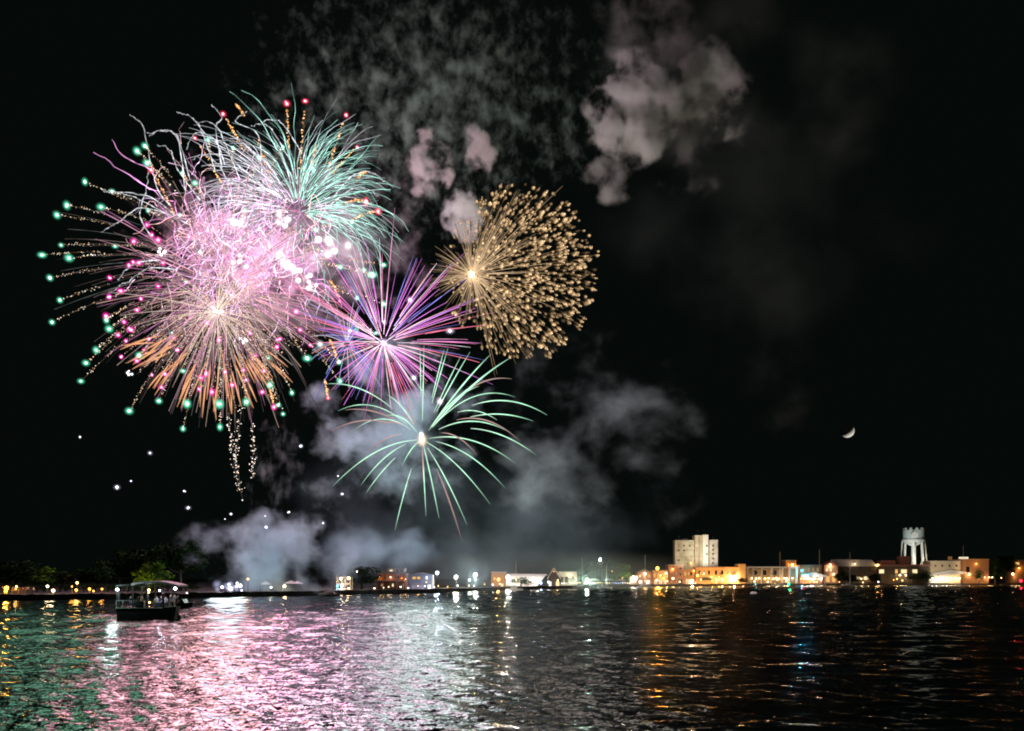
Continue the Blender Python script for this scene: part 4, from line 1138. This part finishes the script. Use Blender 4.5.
for (x, y, rr, c) in [(237, 227, 1.6, (5, 4, 4.4)), (286, 222, 1.5, (5, 4.6, 4.8)), (333, 243, 2.2, (5, 4.6, 4.3)), (283, 262, 1.6, (5, 3.6, 4.6)), (298, 272, 1.6, (5, 4, 4.5)), (241, 262, 1.3, (4, 3.4, 3.4)), (310, 283, 1.3, (5, 4, 4.3)), (217, 312, 1.0, (4, 3.6, 3)), (162, 252, .9, (4, 3.5, 3.8)), (245, 340, .8, (4, 3.6, 4.2)), (129, 372, .6, (4, 4, 4.4))]:
    m = MB(); c0 = B4.rel(x, y, -2)
    for q in range(6):
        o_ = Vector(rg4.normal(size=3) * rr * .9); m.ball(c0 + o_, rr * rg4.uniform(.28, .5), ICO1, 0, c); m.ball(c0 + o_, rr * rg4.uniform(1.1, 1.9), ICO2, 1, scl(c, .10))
    m.build('flash', [SPARK, HALO], B4.o, lit=True)
B4.glow(280000, (1, .27, .66), B4.rel(237, 240, -6), 14)
B4.glow(150000, (.92, 1, .97), B4.rel(300, 215, -6), 20)
B4.glow(90000, (1, .52, .80), B4.rel(300, 275, -6), 14)

# --- red tipped stars with broken orange tails
B5 = Burst('few red stars on dashed orange tails above the teal burst', 298, 225)
for x, y, tx, ty in [(223, 114, 242, 148), (305, 101, 300, 170), (346, 115, 328, 170), (357, 147, 332, 175), (366, 201, 345, 203), (195, 138, 225, 190), (287, 104, 289, 150), (378, 211, 352, 220), (340, 301, 330, 280), (338, 362, 330, 340), (328, 398, 325, 380), (274, 407, 270, 390), (151, 170, 175, 215)]:
    p = B5.rel(x, y); q = B5.rel(tx, ty)
    m = MB(); star_shape(m, p, .36 if y < 250 else .26, (4, 1.5, 1.8), (.85, .05, .10), 3.6); st = m.build('star', [SPARK, HALO], B5.o, lit=True)
    m = MB(); pts = B5.path(q, p, 2, 8, 0, .86); glitter(m, pts, .24, [(2.2, 1.1, .35), (2.0, .85, .3), (2.4, 1.5, .7)], .18, 44, rg4, False)
    m.build('dashed_tail', SPARK, st, lit=True)
for x, y, tx, ty in [(258, 140, 272, 188), (236, 105, 244, 116), (316, 145, 312, 165), (366, 172, 358, 178)]:
    m = MB(); pts = B5.path(B5.rel(tx, ty), B5.rel(x, y), 2, 8); glitter(m, pts, .24, [(2.2, 1.1, .35), (2.0, .85, .3)], .2, 46, rg4, False); m.build('dashed_tail', SPARK, B5.o, lit=True)

# --- gold shell with copper needles
rg6 = np.random.default_rng(66)
B6 = Burst('gold burst with thick copper needles spreading from its lower half', 217, 312)
for i in range(100):
    a = rg6.uniform(0, 6.28); ln = rg6.uniform(45, 96) * (1.0 if math.sin(a) < .2 else .8)
    dv = Vector((math.cos(a), rg6.normal() * .45, math.sin(a))); e = dv * ln * PX
    pts = B6.path((0, 0, 0), e + Vector((0, 0, -3)), 5, 9, rg6.uniform(.1, .4), 1)
    m = MB(); glitter(m, pts, .15, [(1.7, 1.15, .75), (1.9, 1.45, 1.1), (1.6, .9, .5), (1.8, 1.2, 1.15)], .16, 30, rg6, False); m.build('gold_trail', SPARK, B6.o, lit=True)
lst = []
for i in range(100):   # straight hairs from the gold core
    a = rg6.uniform(0, 6.28); ln = rg6.uniform(20, 84); dv = Vector((math.cos(a), rg6.normal() * .4, math.sin(a)))
    lst.append((B6.path((0, 0, 0), dv * ln * PX, 4, 7, .06, 1), [.09] * 7, [scl((1.0, .78, .66), 1.3 - .9 * t) for t in np.linspace(0, 1, 7)]))
streaks(B6, lst, 'gold_hair', 100)
NEED = [(163, 362, 152, 366), (185, 353, 160, 368)]
for i in range(54):
    a = rg6.uniform(math.radians(196), math.radians(322)) if i > 14 else rg6.uniform(math.radians(200), math.radians(250)); r1 = rg6.uniform(78, 106); r0 = r1 - rg6.uniform(22, 48)
    e = Vector((math.cos(a) * r1, rg6.normal() * 14, math.sin(a) * r1)) * PX; s0 = Vector((math.cos(a) * r0, 0, math.sin(a) * r0)) * PX
    m = MB(); pts = B6.path(s0, e, 1.0, 6); m.tube(pts, [.06, .18, .24, .24, .2, .1], 5, 0, [scl((1.0, .45, .22), k) for k in (.5, 1.0, 1.1, 1.0, .8, .5)], False); m.build('copper_needle', SPARK, B6.o, lit=True)
B6.glow(90000, (1, .66, .45), (0, -6, 0), 14)

# --- purple, red and violet burst
rg7 = np.random.default_rng(77)
B7 = Burst('magenta and violet burst of straight needles from a white heart', 383, 343)
lst = []
for i in range(185):
    a = rg7.uniform(0, 6.28)
    base = 100 if math.cos(a) > 0 else 72
    if math.sin(a) > .3: base = 112
    if math.sin(a) < -.3: base = 66
    ln = base * rg7.uniform(.6, 1.12); dv = Vector((math.cos(a), rg7.normal() * .4, math.sin(a)))
    c = [(1.1, .22, .95), (.95, .18, 1.0), (1.1, .16, .30), (.34, .26, 1.1), (1.15, .42, .80), (1.1, .20, .50)][rg7.integers(6)]
    if i < 26: c = (1.3, 1.05, 1.2); ln *= .8
    u0 = rg7.uniform(.03, .45); n = 8; wq = rg7.uniform(.6, 1.5)
    cols = []
    for t in np.linspace(u0, 1, n):
        w = max(0, 1 - t * 2.6); fl = rg7.uniform(.5, 1.35); cols.append(tuple((cc * (1.45 - .6 * t) + w * 1.3 + .10) * fl for cc in c))
    lst.append((B7.path((0, 0, 0), dv * ln * PX + Vector((0, 0, -1.5)), 2.5, n, u0, 1), [(.03 + .045 * math.sin(math.pi * min(1, .2 + .75 * t))) * wq for t in np.linspace(0, 1, n)], cols))
streaks(B7, lst, 'needle')
m = MB(); star_shape(m, (0, 0, 0), .8, (4, 3.6, 4), (.6, .3, .6), 3); m.build('core', [SPARK, HALO], B7.o, lit=True)
lst = []
B8 = Burst('small blue and white spray just left of the magenta burst', 347, 345, FD + 6)
for i in range(46):
    a = rg7.uniform(0, 6.28); ln = rg7.uniform(18, 58); dv = Vector((math.cos(a), rg7.normal() * .4, math.sin(a)))
    c = [(.25, .25, 1.0), (.8, .75, .9), (1.0, .55, .5), (.45, .6, .95)][rg7.integers(4)]
    lst.append((B8.path((0, 0, 0), dv * ln * PX + Vector((0, 0, -3)), 6, 8, .1, 1), [.13] * 8, [scl(c, 1.0 - .5 * t) for t in np.linspace(0, 1, 8)]))
streaks(B8, lst, 'needle')
B7.glow(48000, (1, .60, .85), (0, -6, 0), 16)

# --- gold chrysanthemum
rg9 = np.random.default_rng(99)
B9 = Burst('gold brocade ball of short comets streaming away from one bright point', 472, 275)
stars = []
while len(stars) < 1350:
    d = sphere_dir(rg9); r_ = rg9.uniform(.05, 1) ** .5; ph_ = rg9.uniform(0, 6.283); rd_ = rg9.random() ** .5
    if rg9.random() < .6: d = np.array((math.cos(ph_) * rd_, d[1], math.sin(ph_) * rd_)); r_ = 1
    w_ = 1 + rg9.normal() * .04; px, py, dep = 521 + d[0] * 77 * r_ * w_ + rg9.normal() * 2, 271 + d[2] * 88 * r_ * w_ + rg9.normal() * 2, d[1] * 40 * r_
    if (px - 521) < -45 and rg9.random() < .45: continue
    stars.append((px, py, dep))
stars.sort(key=lambda t: -math.hypot(t[0] - 472, t[1] - 275))
def comet(m, px, py, dep):
    e = B9.rel(px, py, dep); ln = e.length; g = rg9.uniform(.15, 1.0) ** 1.3 * 1.3; dist = ln / PX
    tl = min(.5, rg9.uniform(4, 11) / max(dist, 8)); far = min(1, .40 + dist / 170)
    tail = [e * (1 - tl * t) + Vector((0, 0, .4 * t)) for t in np.linspace(1, .04, 6)]
    rr = .265 * far * rg9.uniform(.6, 1.25)
    m.tube(tail, [.05, .09, .14, .19, .23, .22], 5, 0, [scl((.42, .27, .13), k * g) for k in (.10, .22, .38, .6, .8, .9)], False)
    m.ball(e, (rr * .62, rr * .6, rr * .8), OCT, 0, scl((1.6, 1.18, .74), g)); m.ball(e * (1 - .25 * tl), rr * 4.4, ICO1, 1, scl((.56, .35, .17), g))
for s_ in stars[:100]:
    m = MB(); comet(m, *s_); m.build('comet', [SPARK, HALO], B9.o, lit=True)
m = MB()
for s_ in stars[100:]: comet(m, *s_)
kind(m.build('inner_comets', [SPARK, HALO], B9.o, lit=True), 'stuff')
lst = []
for i in range(220):
    a = rg9.uniform(0, 6.28); ln = rg9.uniform(12, 48) if math.cos(a) < .2 else rg9.uniform(20, 104)
    dv = Vector((math.cos(a), rg9.normal() * .4, math.sin(a)))
    lst.append((B9.path((0, 0, 0), dv * ln * PX, 1.5, 7, .04, 1), [.085] * 7, [scl((.85, .58, .34), 1.15 * (1 - .85 * t) * rg9.uniform(.4, 1.3)) for t in np.linspace(0, 1, 7)]))
streaks(B9, lst, 'ray')
m = MB(); star_shape(m, (0, 0, 0), 1.1, (4, 3.2, 2.2), (.8, .5, .25), 3.4); m.build('core', [SPARK, HALO], B9.o, lit=True)
B9.glow(56000, (1, .92, .84), (24, -5, 20), 26)

# --- green palm
rgp = np.random.default_rng(101)
B10 = Burst('low palm burst of long drooping mint green fronds', 422, 440)
FR = [(332, 487, 16), (361, 485, 14), (366, 493, 10), (395, 530, 10), (426, 516, 0), (439, 518, 4), (467, 525, 8), (490, 504, 10), (505, 488, 16), (515, 463, 16), (536, 455, 24), (533, 421, 20), (547, 415, 34), (515, 397, 26),
      (510, 358, 10), (491, 354, 6), (470, 352, 3), (461, 356, 3), (448, 348, 2), (444, 350, 2), (424, 345, 0), (420, 348, 0), (326, 384, 22), (338, 411, 24), (353, 431, 22), (387, 395, 10), (385, 416, 12), (402, 466, 6), (505, 430, 18), (482, 380, 10), (497, 420, 24), (479, 386, 12)]
for i, (x, y, sg) in enumerate(FR):
    e = B10.rel(x, y, rgp.normal() * 9); far = e.length / PX; n = 14
    u0 = max(.06, min(.55, .30 + rgp.normal() * .14)) if far > 60 else .15
    if i in (4, 6, 14, 15): u0 = .12
    pts = B10.path((0, 0, 0), e, sg * PX * 3.0, n, u0, 1)
    w = (.155 if i not in (14, 15) else .30) * rgp.uniform(.75, 1.2)
    cols = [tuple(np.array((.60, 1.15, .80)) * rgp.uniform(.75, 1.15) * (.45 + .85 * math.sin(math.pi * (.12 + .85 * t))) + np.array((.5, .3, .35)) * max(0, .5 - t)) for t in np.linspace(0, 1, n)]
    m = MB(); m.tube(pts, [w * (.12 + .88 * math.sin(math.pi * min(1, .08 + t * .92)) ** .8) * .8 + .03 for t in np.linspace(0, 1, n)], 6, 0, cols, False); m.build('frond', SPARK, B10.o, lit=True)
for (x, y, sg) in [(462, 541, 12), (331, 431, 20), (512, 379, 26), (520, 441, 30), (365, 455, 16), (423, 482, 12), (345, 410, 14), (477, 455, 18), (400, 414, 8), (404, 404, 6), (378, 425, 12)]:
    e = B10.rel(x, y, rgp.normal() * 9); pts = B10.path((0, 0, 0), e, sg * PX * 3, 12, .35, 1)
    m = MB(); m.tube(pts, [.05 + .17 * math.sin(math.pi * t) for t in np.linspace(0, 1, 12)], 5, 0, [scl((.85, .55, .50), .85 - .45 * t) for t in np.linspace(0, 1, 12)], False); m.build('ember_frond', SPARK, B10.o, lit=True)
m = MB(); star_shape(m, (0, 0, 0), .62, (4, 3.3, 2.4), (.7, .45, .25), 3.6); m.build('core', [SPARK, HALO], B10.o, lit=True)
m = MB(); star_shape(m, B10.rel(421.5, 434.5), .5, (3.5, 3.6, 4), (.3, .32, .4), 3.4); m.build('upper_star', [SPARK, HALO], B10.o, lit=True)
B10.glow(40000, (.80, 1, .95), (0, -5, 0), 14)

# --- falling crackle threads
for lab, pl in [('crackling thread of white specks falling below the gold burst, nearest the left', [(229, 412), (230, 430), (233, 450), (238, 468), (240, 490)]),
                ('longest crackling thread of white specks falling below the gold burst', [(242, 405), (239, 430), (237, 450), (234, 466), (243, 500)]),
                ('short crackling thread of white specks falling at the end of the row', [(252, 425), (253, 445), (253, 462), (254, 478)])]:
    BB = Burst(lab, pl[0][0], pl[0][1]); m = MB(); sp = smooth_path(pl, 20)
    pts = [BB.rel(x, y) for x, y in sp]; glitter(m, pts, .19, [(2.4, 2.0, 1.7), (2.6, 2.4, 2.3), (2.2, 1.6, 1.1)], .5, 62, rgp, False); m.build('speck_thread', SPARK, BB.o, lit=True)

# --- single white flares hanging in the dark
for i, (x, y, k) in enumerate([(117, 487, 1.1), (131, 481, .7), (150, 453, .9), (188, 508, 1.2), (184, 491, .6), (266, 527, 1.5), (265, 516, .8), (289, 512, .95), (323, 523, .75), (301, 446, .9), (80, 437, .6), (231, 514, .8), (342, 494, .8), (338, 476, .5), (225, 519, .5)]):
    m = MB(); star_shape(m, (0, 0, 0), .34 * k, (3, 3, 3.3), (.17, .17, .23), 3.2)
    o = m.build('falling_flare', [SPARK, HALO], None, at(x, y, FD - 2), lit=True)
    tag(o, 'tiny white flare glowing alone in the dark under the bursts', 'flare', 'white flares under the bursts')
# loose coloured stars among the bursts
for i, (x, y, c, gk) in enumerate([(440, 401, (3, 2.8, 3.2), (.4, .3, .4)), (450, 331, (3, 2.9, 3.2), (.4, .35, .45)), (414, 378, (2.6, 2.5, 2.9), (.3, .3, .4)), (320, 344, (2.6, 2.8, 3), (.3, .4, .4)), (350, 331, (2.4, 3, 2.6), (.1, .5, .3)), (384, 322, (3, 2.2, 2.8), (.4, .2, .4)), (372, 275, (2.8, 3.2, 3), (.3, .5, .4)), (410, 300, (3, 2.4, 3), (.4, .2, .4))]):
    m = MB(); star_shape(m, (0, 0, 0), .36, c, gk, 3.8)
    o = m.build('loose_star', [SPARK, HALO], None, at(x, y, FD - 8), lit=True)
    tag(o, 'single round burning star loose among the needles of the magenta burst and palm', 'flare', 'loose stars between the bursts')

# launch flash on the shore
lp = at(229, 586, 214)
t = thing('launch_flash', 'blinding blue white launch flash at the waterline under the low smoke', 'firework', (lp.x, lp.y, GZ))
m = MB()
for k in range(9):
    m.ball((random.uniform(-3.5, 3.5), random.uniform(-1, 1), lp.z - GZ + random.uniform(-1.2, .8)), random.uniform(.25, .55), ICO1, 0, (3.4, 3.4, 4.2))
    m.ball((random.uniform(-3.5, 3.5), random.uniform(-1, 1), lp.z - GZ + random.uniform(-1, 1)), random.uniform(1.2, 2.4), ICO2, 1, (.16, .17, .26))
m.build('flame', [SPARK, HALO], t, lit=True)
m = MB()
for k in range(5): m.tube([(k * 1.2 - 2.4, .6, 0), (k * 1.2 - 2.4, .5, 1.1)], .16, 8)
m.build('mortar_rack', METAL, t)
point_light('flash_light', t, (0, -1.5, 4.5), 7000, (.72, .86, 1), 5.0)

# ------------------------------------------------------------------ smoke
def smoke(name, label, cx, cy, rx, ry, D, depth, dens, scale, thr, soft, col=(.8, .8, .8), aniso=.1, detail=5., rot=0., stretch=(1, 1, 1), rough=.55, dist=.12, step=.55, k='thing', group=None, K=4.2, edge=.72):
    c = at(cx, cy, D); q = D / F
    m = MB(); m.ball((0, 0, 0), 1, ICO3)
    mt = bpy.data.materials.new(name + '_volume'); N, L = nodes_of(mt); N.remove(N['Principled BSDF'])
    pv = N.new('ShaderNodeVolumePrincipled'); pv.inputs['Color'].default_value = tuple(col) + (1,); pv.inputs['Anisotropy'].default_value = aniso
    tc = N.new('ShaderNodeTexCoord'); ln = N.new('ShaderNodeVectorMath'); ln.operation = 'DOT_PRODUCT'
    L.new(tc.outputs['Object'], ln.inputs[0]); L.new(tc.outputs['Object'], ln.inputs[1])
    geo = N.new('ShaderNodeNewGeometry'); mp = N.new('ShaderNodeMapping'); mp.inputs['Scale'].default_value = stretch
    mp.inputs['Rotation'].default_value = (0, rot, 0); mp.inputs['Location'].default_value = (cx * .731, cy * .37, cx * .119)
    L.new(geo.outputs['Position'], mp.inputs['Vector'])
    nz = N.new('ShaderNodeTexNoise'); nz.inputs['Scale'].default_value = scale; nz.inputs['Detail'].default_value = detail
    nz.inputs['Roughness'].default_value = rough; nz.inputs['Distortion'].default_value = dist
    L.new(mp.outputs[0], nz.inputs['Vector'])
    # edge: 1 at the middle, 0 at the skin;  f = noise*2 - thr - r^2
    a = N.new('ShaderNodeMath'); a.operation = 'MULTIPLY_ADD'; L.new(nz.outputs['Fac'], a.inputs[0]); a.inputs[1].default_value = K; a.inputs[2].default_value = 1.3 - thr - K / 2
    s = N.new('ShaderNodeMath'); s.operation = 'SUBTRACT'; L.new(a.outputs[0], s.inputs[0]); L.new(ln.outputs['Value'], s.inputs[1])
    mr = N.new('ShaderNodeMapRange'); mr.interpolation_type = 'SMOOTHSTEP'; mr.inputs['From Min'].default_value = 0; mr.inputs['From Max'].default_value = soft
    mr.inputs['To Min'].default_value = 0; mr.inputs['To Max'].default_value = dens
    L.new(s.outputs[0], mr.inputs['Value']); 
    ed = N.new('ShaderNodeMapRange'); ed.inputs['From Min'].default_value = 1.0; ed.inputs['From Max'].default_value = edge; ed.interpolation_type = 'SMOOTHSTEP'; ed.inputs['To Min'].default_value = 0; ed.inputs['To Max'].default_value = 1
    L.new(ln.outputs['Value'], ed.inputs['Value'])
    mu = N.new('ShaderNodeMath'); mu.operation = 'MULTIPLY'; L.new(mr.outputs['Result'], mu.inputs[0]); L.new(ed.outputs['Result'], mu.inputs[1])
    L.new(mu.outputs[0], pv.inputs['Density']); L.new(pv.outputs[0], N['Material Output'].inputs['Volume'])
    mt.cycles.volume_step_rate = step
    try: mt.cycles.volume_sampling = 'MULTIPLE_IMPORTANCE'
    except Exception: pass
    o = m.build(name, mt, None, c); o.scale = (rx * q, depth, ry * q); o.rotation_euler = (0, 0, 0)
    if k == 'stuff': kind(o, 'stuff')
    else: tag(o, label, 'smoke', group)
    return o


BEIGE = (.87, .92, .88)
SD = 292
smoke('smoke_haze', '', 430, 95, 240, 165, SD, 16, .15, .16, 1.14, 1.6, (.68, .96, .82), rough=.70, dist=.12, step=.3, k='stuff', stretch=(1, 1, .8), K=5.5, detail=6)
smoke('smoke_haze', '', 735, 75, 210, 165, 304, 16, .016, .035, .75, 1.4, (.80, .93, .87), step=.4, k='stuff', dist=.12, edge=.1)
P = dict(rough=.60, dist=.12, step=.35, K=6.)
smoke('smoke_puff', 'large bright beige smoke puff high above the gold ball', 634, 106, 56, 64, 284, 12, .42, .075, .88, .9, BEIGE, **P)
smoke('smoke_puff', 'beige smoke puff beside the large one, farther from the bursts', 713, 90, 54, 56, 286, 12, .38, .070, .94, 1.0, BEIGE, **P)
smoke('smoke_puff', 'dim grey smoke puff touching the top edge', 676, 18, 96, 64, 290, 14, .11, .05, .85, 1.4, BEIGE, **P)
smoke('smoke_puff', 'thin smoke tail trailing under the large beige puff', 616, 164, 62, 50, 284, 10, .14, .08, .95, 1.2, BEIGE, rot=.5, K=5.5)
smoke('smoke_puff', 'faint grey smoke veil hanging under the farther beige puff', 690, 136, 70, 66, 292, 12, .09, .07, .95, 1.4, BEIGE, K=5.5)
smoke('smoke_puff', 'small pale smoke puff above the magenta burst, lowest of three', 466, 212, 28, 34, 282, 7, .34, .12, .75, .8, BEIGE, **P)
smoke('smoke_puff', 'small pale smoke puff nearest the teal burst', 428, 164, 30, 38, 282, 7, .30, .12, .80, .9, (.92, .9, .88), **P)
smoke('smoke_puff', 'small pale smoke puff highest of the three small ones', 481, 146, 22, 32, 284, 6, .28, .13, .80, .9, (.92, .9, .88), **P)
smoke('smoke_haze', '', 290, 245, 190, 135, 276, 14, .036, .11, .85, 1.0, (.92, .88, .92), step=.35, k='stuff', rough=.66, dist=.12)
smoke('smoke_cloud', 'low bluish white smoke bank billowing over the launch site', 270, 560, 106, 62, 226, 11, .17, .085, .74, 1.2, (.66, .89, .98), step=.35, K=5, rough=.6, dist=.12)
smoke('smoke_cloud', 'grey smoke spreading along the shore past the launch site', 365, 560, 110, 52, 262, 12, .07, .06, .78, 1.2, (.60, .86, 1.0), step=.4)
smoke('smoke_cloud', 'grey smoke column behind the mint green palm burst', 385, 430, 125, 115, 286, 14, .12, .075, .88, 1.3, (.68, .94, 1.0), step=.35, K=5, rough=.62, dist=.12)
smoke('smoke_cloud', 'grey violet smoke drifting past the palm burst', 592, 445, 140, 120, 284, 14, .24, .042, .80, 3.0, (.72, .92, .96), rot=.6, stretch=(1, 1, 1.2), K=4.6, rough=.62, dist=.12)
smoke('smoke_haze', '', 480, 520, 260, 90, 300, 12, .020, .03, .6, 1.2, (.60, .84, 1.0), step=.5, k='stuff', edge=.0)
smoke('smoke_haze', '', 530, 578, 230, 34, 390, 40, .005, .02, .1, .6, (.9, .93, .95), step=.6, k='stuff', edge=.0)
smoke('smoke_cloud', 'thin ribbon of smoke twisting down beside the crackling threads', 272, 465, 40, 70, 276, 8, .045, .22, 1.25, 1.2, (.74, .92, .96), stretch=(1.2, 1, .7), K=6, rough=.62)
smoke('smoke_cloud', 'faint arch of smoke fading into the dark beyond the beige puffs', 830, 95, 80, 120, 306, 12, .014, .04, .95, 1.2, BEIGE, rot=-.5)
smoke('smoke_cloud', 'very faint smoke wisp near the moon', 795, 392, 64, 64, 330, 12, .012, .05, .95, 1.4, (.8, .86, .88), rot=-.6, dist=.12)

smoke('smoke_puff', 'rosy lit smoke puff in the middle of the pink squiggles', 205, 236, 62, 48, 268, 7, .055, .12, .85, 1.0, (.95, .74, .90), **P)
smoke('smoke_puff', 'rosy lit smoke puff under the white flashes', 275, 268, 66, 46, 268, 7, .055, .12, .85, 1.0, (.95, .74, .90), **P)
smoke('smoke_haze', '', 760, 250, 210, 220, 330, 16, .006, .025, .7, 1.5, (.75, .92, .88), step=.5, k='stuff', edge=.0)
